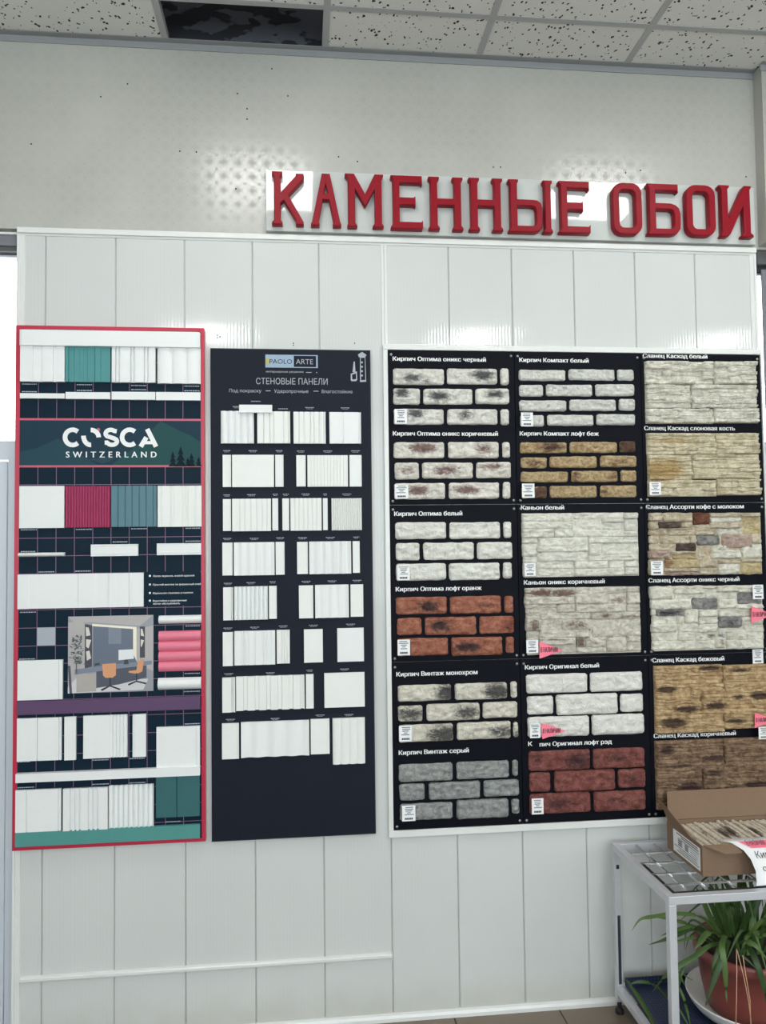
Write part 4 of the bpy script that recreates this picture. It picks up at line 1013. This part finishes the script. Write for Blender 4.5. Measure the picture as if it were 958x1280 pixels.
def backing(par, c, q, mat, dep):
    r = c.rect(*q, D3 + dep); e = 0.002
    mb = MB().box(r[0] + e, -D3 - dep, r[1] + e, r[2] - e, -D3 + .0005, r[3] - e)
    mb.build('tile_bed', ST[mat], par, attr=[0.0] * 8)
b = BD[(1, 1)]
K5a, K5b = Crop(645, 625, 810), Crop(645, 720, 810)
CW = [(48, 97, 422, 157), (50, 157, 422, 210), (50, 210, 285, 235), (285, 210, 422, 270), (52, 235, 285, 272), (422, 93, 793, 135), (422, 135, 632, 218), (632, 135, 793, 160), (632, 160, 793, 216), (422, 218, 793, 268), (793, 91, 897, 133), (793, 133, 897, 225), (793, 225, 897, 264),
      (53, 274, 163, 315), (55, 315, 163, 410), (57, 410, 163, 454), (163, 271, 537, 335), (163, 335, 537, 375), (163, 375, 537, 446), (537, 268, 897, 312), (537, 312, 622, 402), (622, 312, 897, 400), (537, 402, 898, 438),
      (60, 456, 155, 557), (155, 448, 430, 500), (155, 500, 430, 553), (430, 444, 680, 497), (680, 442, 800, 497), (430, 497, 800, 550), (800, 438, 902, 487), (800, 487, 904, 546)]
SKW = dict(rnd=0.0015, jit=0.0008, amp=0.0062, edge=0.003, freq=48, nz=8, nx=34, kind='stone')
def vary(data, seed, base, spread):
    rng = random.Random(seed); return [(it, base + rng.uniform(-spread, spread)) for it in data]
backing(b, K5a, (50, 97, 898, 552), 'canw', .008)
for it, dp in vary(CW, 3, .021, .009): bricks(b, K5a, 'canw', [it], dep=dp, **SKW)
CB = [(70, 89, 440, 155, [(170, 125, 130, 34), (350, 125, 130, 30)]), (72, 155, 440, 205), (72, 205, 305, 232), (305, 205, 440, 264), (75, 232, 305, 270), (440, 83, 810, 125), (440, 125, 675, 205), (675, 125, 810, 206, [(740, 175, 70, 32, .75)]), (440, 205, 810, 262), (810, 79, 910, 118), (810, 118, 911, 205), (810, 205, 912, 259),
      (78, 272, 178, 310), (80, 310, 178, 402, [(140, 360, 55, 55, .95)]), (82, 402, 178, 452), (178, 268, 548, 312), (178, 312, 340, 360), (178, 360, 340, 397), (340, 312, 548, 397, [(440, 355, 120, 60, .72)]), (178, 397, 548, 448), (550, 264, 912, 310, [(660, 290, 70, 24, .9), (820, 296, 110, 14, .8)]), (550, 310, 915, 440),
      (85, 452, 175, 563), (175, 450, 445, 500, [(260, 462, 110, 14, .8)]), (175, 500, 445, 557), (445, 449, 510, 520, [(475, 480, 45, 50, .95)]), (510, 447, 665, 520, [(590, 490, 90, 40, .55)]), (445, 520, 665, 553), (665, 445, 815, 551), (815, 441, 918, 478), (815, 478, 920, 546)]
backing(b, K5b, (74, 86, 912, 556), 'canb', .008)
for it, dp in vary(CB, 8, .021, .009): bricks(b, K5b, 'canb', [it], dep=dp, **SKW)
price_tag(b, K5a.rect(67, 460, 147, 552, .048), .042); price_tag(b, K5b.rect(80, 467, 168, 560, .048), .042)
arrow_tag(b, K5b, [(172, 475), (345, 540), (172, 600)], .045)
caption(b, K5a, 'Каньон белый', 40, 350, 70, 69); caption(b, K5b, 'Каньон оникс коричневый', 60, 645, 60, 55)
b = BD[(2, 1)]
K8a, K8b = Crop(800, 625, 958), Crop(800, 715, 958)
A = [(80, 97, 185, 160), (185, 97, 415, 166), (415, 97, 545, 184, ['asr']), (545, 97, 780, 128), (545, 128, 780, 168, ['asw']), (780, 97, 926, 128), (780, 128, 926, 262, ['asy']), (80, 160, 155, 225), (155, 166, 322, 212, ['asd']), (322, 166, 415, 212), (545, 168, 780, 215), (415, 184, 545, 236), (80, 225, 220, 266), (155, 212, 415, 226), (220, 226, 420, 266), (420, 236, 585, 266), (585, 215, 780, 262, ['asw']),
     (80, 270, 155, 335), (155, 270, 390, 330), (390, 270, 440, 330), (440, 268, 620, 340, ['asg']), (620, 266, 862, 366, ['asp']), (862, 266, 936, 328), (82, 335, 282, 382), (282, 330, 438, 386, ['asd']), (438, 340, 556, 442), (556, 340, 690, 380, ['asw']), (556, 380, 780, 442, ['asw']), (690, 366, 780, 380), (780, 330, 936, 442, ['asw']), (84, 382, 250, 444, ['asp']), (250, 386, 438, 410), (250, 410, 438, 444, ['asy']),
     (84, 450, 196, 570), (196, 447, 460, 516, ['asy', (220, 480, 45, 40, 1.0)]), (196, 516, 460, 542), (196, 542, 460, 568, ['asp']), (460, 447, 600, 510), (460, 510, 600, 566), (600, 480, 770, 564, ['asw']), (600, 446, 770, 480), (770, 470, 936, 562, ['asy']), (770, 445, 936, 470)]
AKW = dict(rnd=0.004, jit=0.0022, amp=0.0062, edge=0.004, freq=52, nz=8, nx=34, kind='stone')
backing(b, K8a, (82, 99, 932, 562), 'asc', .008)
for it, dp in vary(A, 5, .020, .008): bricks(b, K8a, 'asc', [it], dep=dp, **AKW)
A2 = [(90, 110, 262, 206), (262, 108, 600, 126), (262, 126, 500, 166), (500, 126, 600, 200), (262, 166, 405, 206), (95, 206, 405, 283), (405, 200, 600, 285, ['asg']), (600, 106, 750, 150), (600, 150, 745, 205), (600, 205, 745, 276), (745, 156, 938, 245, ['asg']), (750, 106, 945, 156), (745, 245, 946, 278),
      (95, 285, 130, 335), (130, 288, 347, 332, ['asg', (220, 310, 110, 24, 1.1)]), (347, 285, 455, 390), (100, 335, 290, 400), (290, 335, 347, 390), (100, 400, 290, 460), (290, 390, 455, 460), (455, 288, 600, 340), (455, 340, 605, 396), (455, 396, 600, 458), (600, 278, 850, 338), (850, 278, 948, 338), (605, 338, 782, 422, ['asg', (690, 385, 70, 40, .8)]), (782, 338, 948, 402), (600, 422, 782, 456), (782, 402, 950, 456),
      (100, 460, 300, 522), (300, 460, 430, 522), (430, 460, 585, 520, [(550, 485, 50, 24, .9), (460, 500, 30, 20, .7)]), (585, 456, 666, 580, [(625, 480, 50, 26, 1.0), (635, 540, 26, 40, .8)]), (666, 456, 815, 515), (815, 456, 950, 515), (666, 515, 950, 582), (102, 522, 430, 590), (430, 522, 585, 584)]
backing(b, K8b, (94, 110, 944, 582), 'asw', .008)
for it, dp in vary(A2, 6, .020, .008): bricks(b, K8b, 'asw', [it], dep=dp, **AKW)
price_tag(b, K8a.rect(90, 465, 183, 568, .048), .042); price_tag(b, K8b.rect(862, 98, 946, 205, .048), .042)
arrow_tag(b, K8b, [(848, 258), (1015, 322), (848, 388)], .045)
caption(b, K8a, 'Сланец Ассорти кофе с молоком', 48, 788, 70, 62); caption(b, K8b, 'Сланец Ассорти оникс черный', 68, 755, 80, 68)

K7, K9 = Crop(790, 430, 958), Crop(800, 810, 958)
def slate(par, c, mat, mods, stains=()):
    st = []
    for s in stains:
        p = U(*c.px(s[0], s[1]), D3 + .012); st.append((p.x, p.z, s[2] / c.k / 345, 1.5 * s[3] / c.k / 345, 1.45 * (s[4] if len(s) > 4 else 1.0)))
    for q in mods:
        SEED[0] += 1; r = c.rect(*q, D3 + .012); r = (r[0] + .0004, r[1] + .0004, min(r[2], 2.7525) - .0004, r[3] - .0004)
        mb, att = strata(r, D3, .034, SEED[0], st); mb.build('slate_tile', ST[mat], par, True, att)
b = BD[(2, 0)]
slate(b, K7, 'kw', [(95, 122, 580, 290), (580, 124, 893, 288), (100, 290, 425, 458), (425, 289, 897, 457), (103, 458, 585, 568), (585, 457, 905, 564)])
slate(b, K7, 'ki', [(108, 634, 602, 790), (602, 634, 912, 784), (115, 790, 435, 970), (435, 786, 917, 962), (118, 970, 610, 1086), (610, 962, 922, 1078)], [(220, 900, 180, 60, .9), (300, 690, 200, 20, .6)])
price_tag(b, K7.rect(130, 985, 213, 1075, .05), .046)
caption(b, K7, 'Сланец Каскад белый', 80, 538, 101, 101); caption(b, K7, 'Сланец Каскад слоновая кость', 90, 735, 615, 615)
b = BD[(2, 2)]
slate(b, K9, 'kb', [(110, 138, 630, 325), (630, 132, 980, 312), (115, 325, 465, 490), (465, 316, 980, 480), (118, 490, 640, 634), (640, 480, 980, 606)],
      [(520, 148, 100, 14), (200, 312, 90, 18), (350, 460, 110, 20), (570, 435, 110, 22), (250, 565, 120, 26), (890, 358, 70, 22), (740, 370, 50, 14, .7), (720, 550, 90, 16, .8), (740, 165, 110, 12, .7)])
slate(b, K9, 'kn', [(118, 708, 640, 905), (640, 688, 980, 876), (125, 905, 480, 1085), (480, 880, 980, 1050), (130, 1085, 650, 1205), (650, 1050, 980, 1190)],
      [(200, 765, 70, 26), (560, 830, 110, 14, .9), (380, 1050, 120, 30, .9), (880, 1030, 120, 20), (550, 945, 90, 12, .8), (300, 890, 140, 10, .7)])
price_tag(b, K9.rect(858, 12, 942, 117, .014), .0105)
price_tag(b, K9.rect(905, 600, 985, 690, .05), .046)
arrow_tag(b, K9, [(873, 490), (1040, 545), (873, 605)], .048)
caption(b, K9, 'Сланец Каскад бежовый', 97, 640, 107, 97); caption(b, K9, 'Сланец Каскад коричневый', 107, 728, 682, 660)
# ------------------------------------------------------------------ aluminium stand by the stone boards
SX0, SX1, SY0, SY1, SZ = 2.078, 2.735, -0.515, -0.045, 0.620
stand = thing('display_stand', 'low aluminium frame stand with wire shelf holding the cardboard box', 'stand', ((SX0 + SX1) / 2, (SY0 + SY1) / 2, 0))
lw = 0.026
for x in (SX0, SX1 - lw):
    for y in (SY0, SY1 - lw):
        bevel(MB().box(x, y, 0.045, x + lw, y + lw, SZ - 0.026).build('leg', M['alu'], stand), 0.002)
        MB().tube([(x + lw / 2, y + lw / 2, 0.0), (x + lw / 2, y + lw / 2, 0.012), (x + lw / 2, y + lw / 2, 0.02), (x + lw / 2, y + lw / 2, 0.045)], [0.016, 0.016, 0.008, 0.008], 12).build('foot', M['rubber'], stand)
for z, rl in ((SZ - 0.026, 'top_rail'), (0.075, 'bottom_rail')):
    e = 0.0 if rl == 'top_rail' else lw
    for q in ((SX0 + e, SY0, SX1 - e, SY0 + lw), (SX0 + e, SY1 - lw, SX1 - e, SY1)):
        bevel(MB().box(q[0], q[1], z, q[2], q[3], z + 0.026).build(rl, M['alu'], stand), 0.0015)
    for x in (SX0, SX1 - lw):
        bevel(MB().box(x, SY0 + lw, z, x + lw, SY1 - lw, z + 0.026).build(rl, M['alu'], stand), 0.0015)
for q in ((SX0 + lw, SY0 + lw, SX0 + lw + 0.010, SY1 - 0.2), (SX0 + lw + 0.010, SY0 + lw, SX1 - lw, SY0 + lw + 0.008)):
    MB().box(q[0], q[1], SZ - 0.012, q[2], q[3], SZ + 0.001).build('seal_strip', M['rubber'], stand)
for x in (2.165, 2.235, 2.33, 2.43, 2.53, 2.63):
    MB().box(x - 0.0035, SY0 + lw, SZ - 0.010, x + 0.0035, SY1 - lw, SZ - 0.003).build('shelf_wire', M['chrome'], stand)
for y in (-0.430, -0.345, -0.255, -0.165):
    MB().box(SX0 + lw, y - 0.004, SZ - 0.003, SX1 - lw, y + 0.004, SZ + 0.003).build('shelf_wire', M['chrome'], stand)
MB().box(SX0 + .008, SY1 - lw - .0008, .11, SX0 + .019, SY1 - lw, .36).build('channel_slot', M['gasket'], stand)
MB().box(SX0 + .008, SY1 - lw - .0008, .53, SX0 + .019, SY1 - lw, .545).build('channel_slot', M['gasket'], stand)
tr = MB(); ty0, ty1, tx0, tx1 = SY0 + 0.03, SY1 - 0.03, SX0 + 0.03, SX1 - 0.03
tr.box(tx0, ty0, 0.103, tx1, ty1, 0.109)
for q in ((tx0, ty0, tx1, ty0 + .006), (tx0, ty1 - .006, tx1, ty1), (tx0, ty0 + .006, tx0 + .006, ty1 - .006), (tx1 - .006, ty0 + .006, tx1, ty1 - .006)): tr.box(q[0], q[1], 0.109, q[2], q[3], 0.135)
tray = tr.build('crate_tray', M['perf']); tag(tray, 'shallow blue perforated plastic tray on the bottom of the aluminium stand', 'tray')

# ------------------------------------------------------------------ open cardboard box of tiles with a paper sheet
BZ0 = SZ + 0.0035; X0, X1, Y0, Y1, HB = 2.258, 2.668, -0.392, -0.135, 0.100
def quad_sheet(pts, t=0.004, nx=1):
    p = [Vector(q) for q in pts]; n = (p[1] - p[0]).cross(p[3] - p[0]).normalized() * t
    mb = MB(); mb.v = [tuple(q) for q in p] + [tuple(q + n) for q in p]
    mb.f = [(0, 1, 2, 3), (7, 6, 5, 4), (1, 0, 4, 5), (2, 1, 5, 6), (3, 2, 6, 7), (0, 3, 7, 4)]
    return mb
box = thing('cardboard_box', 'open brown cardboard box full of thin stone tiles on the stand', 'box', ((X0 + X1) / 2, (Y0 + Y1) / 2, BZ0))
zt = BZ0 + HB; t = 0.004
body = MB(); body.box(X0, Y0, BZ0, X1, Y1, BZ0 + t)
for q in ((X0, Y0, X1, Y0 + t), (X0, Y1 - t, X1, Y1), (X0, Y0 + t, X0 + t, Y1 - t), (X1 - t, Y0 + t, X1, Y1 - t)): body.box(q[0], q[1], BZ0 + t, q[2], q[3], zt)
body.build('body', M['card'], box)
quad_sheet([(X0 + .002, Y1 - .002, zt), (X1 - .002, Y1 - .002, zt), (X1 + .03, Y1 + .085, zt + .075), (X0 + .042, Y1 + .085, zt + .075)]).build('back_flap', M['card'], box)
quad_sheet([(X0 + .002, Y0 + .004, zt), (X0 + .002, Y1 - .006, zt), (X0 - .004, Y1 + .045, zt + .062), (X0 - .012, Y0 + .06, zt + .012)][::-1]).build('side_flap', M['card'], box)
quad_sheet([(X0 + .004, Y0 + .002, zt), (X0 + .115, Y0 + .002, zt), (X0 + .115, Y0 - .045, zt - .012), (X0 + .055, Y0 - .045, zt - .012)][::-1]).build('front_flap', M['card'], box)
lb = MB().box(X0 - .0012, Y0 + .015, BZ0 + .012, X0, Y1 - .05, zt - .012).build('shipping_label', M['sheet'], box)
mb = MB(); rng = random.Random(9)
def lrect(y0, z0, y1, z1):
    b = len(mb.v); x = X0 - .0016; mb.v += [(x, y0, z0), (x, y0, z1), (x, y1, z1), (x, y1, z0)]; mb.f.append((b, b + 1, b + 2, b + 3))
ly0, ly1 = Y0 + .02, Y1 - .055
for k in range(9):
    z = zt - .02 - k * .0075
    if 3 <= k <= 5: lrect(ly0 + .075, z, ly0 + .10, z + .006); lrect(ly0 + .12, z, ly0 + .15, z + .006); lrect(ly0 + .01, z, ly0 + .06, z + .0018)
    else: lrect(ly0 + rng.uniform(0, .02), z, ly1 - rng.uniform(0, .06), z + (.003 if k > 1 else .0045))
mb.build('fine_print', M['inkgrey'], lb)
mt = mat_stone('boxed_tile_stone', (212, 198, 178), (234, 224, 208), (96, 76, 68), scale=60)
ntile = 27; pitch = (X1 - X0 - 2 * t - .002) / ntile
for k in range(ntile):
    x = X0 + t + .001 + pitch * k; rng = random.Random(40 + k)
    n = 22; top = zt - .010 + rng.uniform(-.005, .004); mb = MB(); att = []; wv = []
    ya, yb = Y0 + .008 + rng.uniform(0, .006), Y1 - .008 - rng.uniform(0, .006)
    for i in range(n + 1):
        y = ya + (yb - ya) * i / n; h = top + .0025 * noise.noise(Vector((x * 40, y * 60, k)))
        a = x + .0012 + .0012 * noise.noise(Vector((y * 80, k, 1))); c = x + pitch - .0012 + .0012 * noise.noise(Vector((y * 80, k, 5)))
        mb.v += [(a, y, BZ0 + t), (a, y, h - .003), (a + .002, y, h), (c - .002, y, h), (c, y, h - .003), (c, y, BZ0 + t)]
        s = 1.1 * math.exp(-((y + .25) / .05) ** 2) if 8 < k < 13 or k in (17, 18, 22) else (0.75 * math.exp(-((y + .3 - .01 * k) / .03) ** 2) if k % 4 == 1 else 0.0)
        att += [s] * 6
    for i in range(n):
        for q in range(5): a = i * 6 + q; mb.f.append((a, a + 1, a + 7, a + 6))
        mb.f.append((i * 6 + 5, i * 6, i * 6 + 6, i * 6 + 11))
    mb.f += [tuple(range(5, -1, -1)), tuple(n * 6 + q for q in range(6))]
    o = mb.build('stone_tile', mt, None, False, att)
    ordn = ('first', 'second', 'third', 'fourth', 'fifth', 'sixth', 'seventh', 'eighth', 'ninth', 'tenth', 'eleventh', 'twelfth', 'thirteenth', 'fourteenth', 'fifteenth', 'sixteenth', 'seventeenth', 'eighteenth', 'nineteenth', 'twentieth', 'twenty-first', 'twenty-second', 'twenty-third', 'twenty-fourth', 'twenty-fifth', 'twenty-sixth', 'twenty-seventh')
    tag(o, ('%s thin stone tile from the left wall of the cardboard box' % ordn[k]) if k < 26 else 'last thin stone tile, against the right wall of the cardboard box', 'stone tile', 'stone tiles packed in the cardboard box')
# paper sheet lying over the front edge of the box
pa = thing('paper_sheet', 'white paper sheet with black lettering and pink sticker draped over the box front', 'paper', (2.55, -0.44, SZ))
PTH = [(-.352, zt + .004), (-.392, zt + .0065), (-.425, zt - .006), (-.447, zt - .028), (-.464, zt - .060), (-.476, zt - .092), (-.4835, SZ + .004)]
PXA = [2.335, 2.362, 2.385, 2.397, 2.403, 2.398, 2.390]; PXB = 2.72
mb = MB()
for (y, z), xa in zip(PTH, PXA):
    for i in range(7): mb.v.append((xa + (PXB - xa) * i / 6, y, z + .0015 * math.sin(i * 1.1)))
for j in range(len(PTH) - 1):
    for i in range(6): a = j * 7 + i; mb.f.append((a, a + 7, a + 8, a + 1))
sh = mb.build('sheet', M['sheet'], pa, True); sd = sh.modifiers.new('solid', 'SOLIDIFY'); sd.thickness = 0.0005; sd.offset = 0
def on_paper(mb2, body, x0, x1, j0, f0, j1, f1, mat, off=.0014, bold=.004):
    """lettering lying on the sheet between two points of its path"""
    me = text_mesh(body, bold); xs = [v.co.x for v in me.vertices]; a, b = min(xs), max(xs)
    A = Vector(PTH[j0]).lerp(Vector(PTH[j0 + 1]), f0); B = Vector(PTH[j1]).lerp(Vector(PTH[j1 + 1]), f1); base = len(mb2.v)
    nrm = Vector((0, -(A.y - B.y), (A.x - B.x))).normalized()
    if nrm.y > 0: nrm = -nrm
    for v in me.vertices:
        k = v.co.y / 0.69; p = B.lerp(A, k); mb2.v.append((x0 + (x1 - x0) * (v.co.x - a) / (b - a), p.x + nrm.y * off, p.y + nrm.z * off + .0018))
    mb2.f += [tuple(base + i for i in p.vertices) for p in me.polygons]
mb = MB(); on_paper(mb, 'Кирпич', 2.418, 2.512, 2, .30, 3, .02, None, .003); on_paper(mb, 'оникс', 2.428, 2.508, 3, .62, 4, .08, None, .003)
mb.build('lettering', M['ink'], pa)
st = MB(); 
for (y, z), x0 in (((-.3925, zt + .0105), 2.385), ((-.408, zt + .006), 2.40), ((-.4235, zt - .0015), 2.415)): st.v += [(x0, y, z), (2.56, y, z)]
st.f = [(0, 2, 3, 1), (2, 4, 5, 3)]; stk = st.build('pink_sticker', M['pinktag'], pa)
mb = MB(); P_, PTH = PTH, [(-.3965, zt + .0102), (-.4195, zt + .0020)]
on_paper(mb, 'В НАЛИЧИИ', 2.405, 2.47, 0, 0.0, 0, 1.0, None, .0025, .02); PTH = P_
mb.build('lettering', M['ink'], stk)

# ------------------------------------------------------------------ potted spider plant on the lower tray
PC = Vector((2.475, -0.275, 0.110))
cp = thing('plant_pot_cover', 'white plastic outer pot standing around the terracotta plant pot', 'pot', PC)
MB().lathe([(.001, 0), (.160, 0), (.182, .008), (.199, .028), (.207, .046), (.210, .051), (.207, .054), (.202, .048), (.193, .030), (.176, .012), (.001, .008)], PC, 48).build('shell', M['potw'], cp, True)
# keep the cover inside the stand
plant = thing('potted_spider_plant', 'spider plant with long arching green leaves in terracotta pot under the stand shelf', 'plant', PC + Vector((0, 0, .0085)))
pot = MB().lathe([(.001, .0095), (.135, .0095), (.142, .02), (.158, .10), (.168, .185), (.176, .188), (.181, .197), (.181, .224), (.176, .227), (.170, .224), (.166, .19), (.001, .182)], PC, 48).build('pot', M['pot'], plant, True)
MB().lathe([(.001, .206), (.08, .205), (.165, .200), (.166, .184)], PC, 32).build('soil', M['soil'], plant, True)
def leaf(pts, w, name='leaf', mat='leaf', droop=None):
    P = [Vector(p) for p in pts]; path = []
    for i in range(len(P) - 1):                      # smooth path
        a, b, c, d = P[max(i - 1, 0)], P[i], P[i + 1], P[min(i + 2, len(P) - 1)]
        for k in range(5):
            t = k / 5; path.append(0.5 * ((2 * b) + (c - a) * t + (2 * a - 5 * b + 4 * c - d) * t * t + (3 * b - a - 3 * c + d) * t ** 3))
    path.append(P[-1]); n = len(path) - 1; mb = MB()
    for i, p in enumerate(path):
        t = (path[min(i + 1, n)] - path[max(i - 1, 0)]).normalized(); s = t.cross(Vector((0, 0, 1)))
        view = Vector((-0.3, -1, .25)).normalized()
        s = (s * 0.5 + t.cross(view) * 0.8 * (1 if s.dot(t.cross(view)) > 0 else -1))
        s = s.normalized() if s.length > 1e-4 else Vector((1, 0, 0)); nn = t.cross(s)
        f = i / n; ww = w * (0.55 + 0.45 * min(1, f * 3)) * min(1.0, (1 - f) * 2.6 + .02)
        mb.v += [tuple(p - s * ww / 2), tuple(p - nn * ww * .18), tuple(p + s * ww / 2)]
    for i in range(n):
        a = i * 3; mb.f += [(a, a + 1, a + 4, a + 3), (a + 1, a + 2, a + 5, a + 4)]
    o = mb.build(name, M[mat], plant, True); return o
def pxp(x, y, d): p = U(x, y, d); return (p.x, p.y, p.z)
LV = [  # photo-guided leaves: (pixel x, pixel y, distance in front of the wall)
 ([(900, 1172, .30), (880, 1148, .34), (850, 1142, .37), (815, 1146, .38), (800, 1150, .38), (790, 1164, .38)], .013),
 ([(895, 1175, .30), (868, 1158, .34), (843, 1150, .36), (822, 1146, .37), (806, 1149, .36)], .012),
 ([(898, 1176, .32), (872, 1158, .36), (845, 1163, .40), (826, 1170, .41)], .013),
 ([(897, 1178, .32), (870, 1161, .37), (848, 1168, .40), (830, 1175, .42), (811, 1181, .42)], .015),
 ([(893, 1180, .34), (870, 1172, .38), (850, 1176, .4), (832, 1178, .4)], .009),
 ([(908, 1178, .36), (888, 1182, .42), (868, 1196, .45), (848, 1208, .46), (830, 1222, .46), (816, 1240, .44)], .017),
 ([(905, 1168, .36), (886, 1166, .44), (875, 1178, .47), (868, 1187, .48)], .018),
 ([(908, 1176, .38), (900, 1184, .45), (893, 1205, .47), (890, 1223, .47)], .014),
 ([(912, 1176, .38), (904, 1196, .47), (893, 1225, .485), (882, 1258, .487)], .019),
 ([(908, 1170, .38), (903, 1182, .46), (907, 1215, .485), (909, 1254, .487)], .020),
 ([(930, 1180, .36), (938, 1186, .42), (948, 1208, .46), (957, 1240, .47), (960, 1262, .47)], .020),
 ([(925, 1180, .38), (932, 1176, .44), (946, 1183, .47), (962, 1203, .48)], .016),
 ([(935, 1186, .40), (926, 1192, .44), (935, 1200, .46), (950, 1215, .47)], .008),
 ([(905, 1172, .30), (890, 1150, .30), (880, 1128, .31), (870, 1108, .32)], .017),
 ([(908, 1172, .28), (896, 1145, .30), (886, 1122, .32), (876, 1104, .33)], .018),
 ([(910, 1172, .27), (900, 1140, .27), (893, 1116, .27), (884, 1098, .26)], .018),
 ([(912, 1172, .26), (906, 1140, .26), (898, 1115, .26), (893, 1098, .26)], .017),
 ([(914, 1172, .32), (912, 1140, .34), (906, 1118, .35), (902, 1100, .35)], .016),
 ([(925, 1180, .32), (933, 1150, .36), (943, 1125, .38), (948, 1100, .37)], .022),
 ([(926, 1178, .28), (940, 1146, .30), (950, 1120, .30), (960, 1100, .29)], .021),
 ([(928, 1178, .27), (938, 1140, .27), (940, 1115, .26), (940, 1096, .26)], .022),
 ([(920, 1178, .26), (930, 1146, .26), (922, 1122, .25), (912, 1102, .24)], .011),
 ([(930, 1180, .34), (946, 1158, .40), (962, 1140, .42)], .016),
 ([(930, 1182, .34), (948, 1172, .40), (965, 1166, .42)], .014),
 ([(918, 1176, .30), (926, 1150, .33), (920, 1136, .35), (912, 1134, .36), (905, 1138, .37)], .009),
 ([(912, 1178, .30), (884, 1160, .26), (866, 1150, .24), (858, 1164, .23), (856, 1188, .23)], .008),
 ([(900, 1180, .28), (885, 1172, .24), (872, 1165, .22), (862, 1172, .2), (857, 1190, .2)], .007)]
LV += [  # young offset hanging at the left, over the tray
 ([(818, 1282, .44), (806, 1258, .45), (795, 1240, .45), (783, 1225, .45)], .014),
 ([(836, 1250, .40), (820, 1232, .42), (800, 1227, .43), (786, 1231, .43)], .010),
 ([(836, 1205, .44), (848, 1215, .44), (856, 1232, .44)], .008), ([(858, 1205, .42), (850, 1222, .43), (847, 1250, .43)], .012),
 ([(852, 1215, .42), (860, 1222, .42), (868, 1226, .42)], .005), ([(846, 1228, .42), (856, 1250, .43), (864, 1284, .43)], .009), ([(838, 1240, .40), (850, 1262, .42), (866, 1290, .43)], .006)]
for pts, w in LV: leaf([pxp(*q) for q in pts], w)
rng = random.Random(11)
for k in range(26):
    a = rng.uniform(0, 6.28); L = rng.uniform(.12, .26); h = rng.uniform(.06, .27)
    base = PC + Vector((rng.uniform(-.05, .05), rng.uniform(-.05, .05), .205)); dr = Vector((math.cos(a), math.sin(a), 0))
    e = base + dr * L; e.y = min(e.y, -.06); z1 = min(h + base.z, .585)
    m_ = base.lerp(e, .5); leaf([base, (base.lerp(e, .2).x, base.lerp(e, .2).y, base.z + (z1 - base.z) * .65), (m_.x, m_.y, z1), (e.x, e.y, max(.24, z1 - rng.uniform(.03, .14)))], rng.uniform(.010, .018))
for pts in ([(921, 1186, .47), (921.5, 1215, .487), (921, 1250, .488), (920, 1290, .488)], [(922, 1188, .47), (930, 1220, .487), (936, 1250, .488), (941, 1290, .488)], [(929, 1194, .48), (932, 1215, .487), (938, 1250, .488), (939, 1290, .488)]):
    MB().tube([pxp(*q) for q in pts], .0014, 6).build('runner', M['stolon'], plant, True)
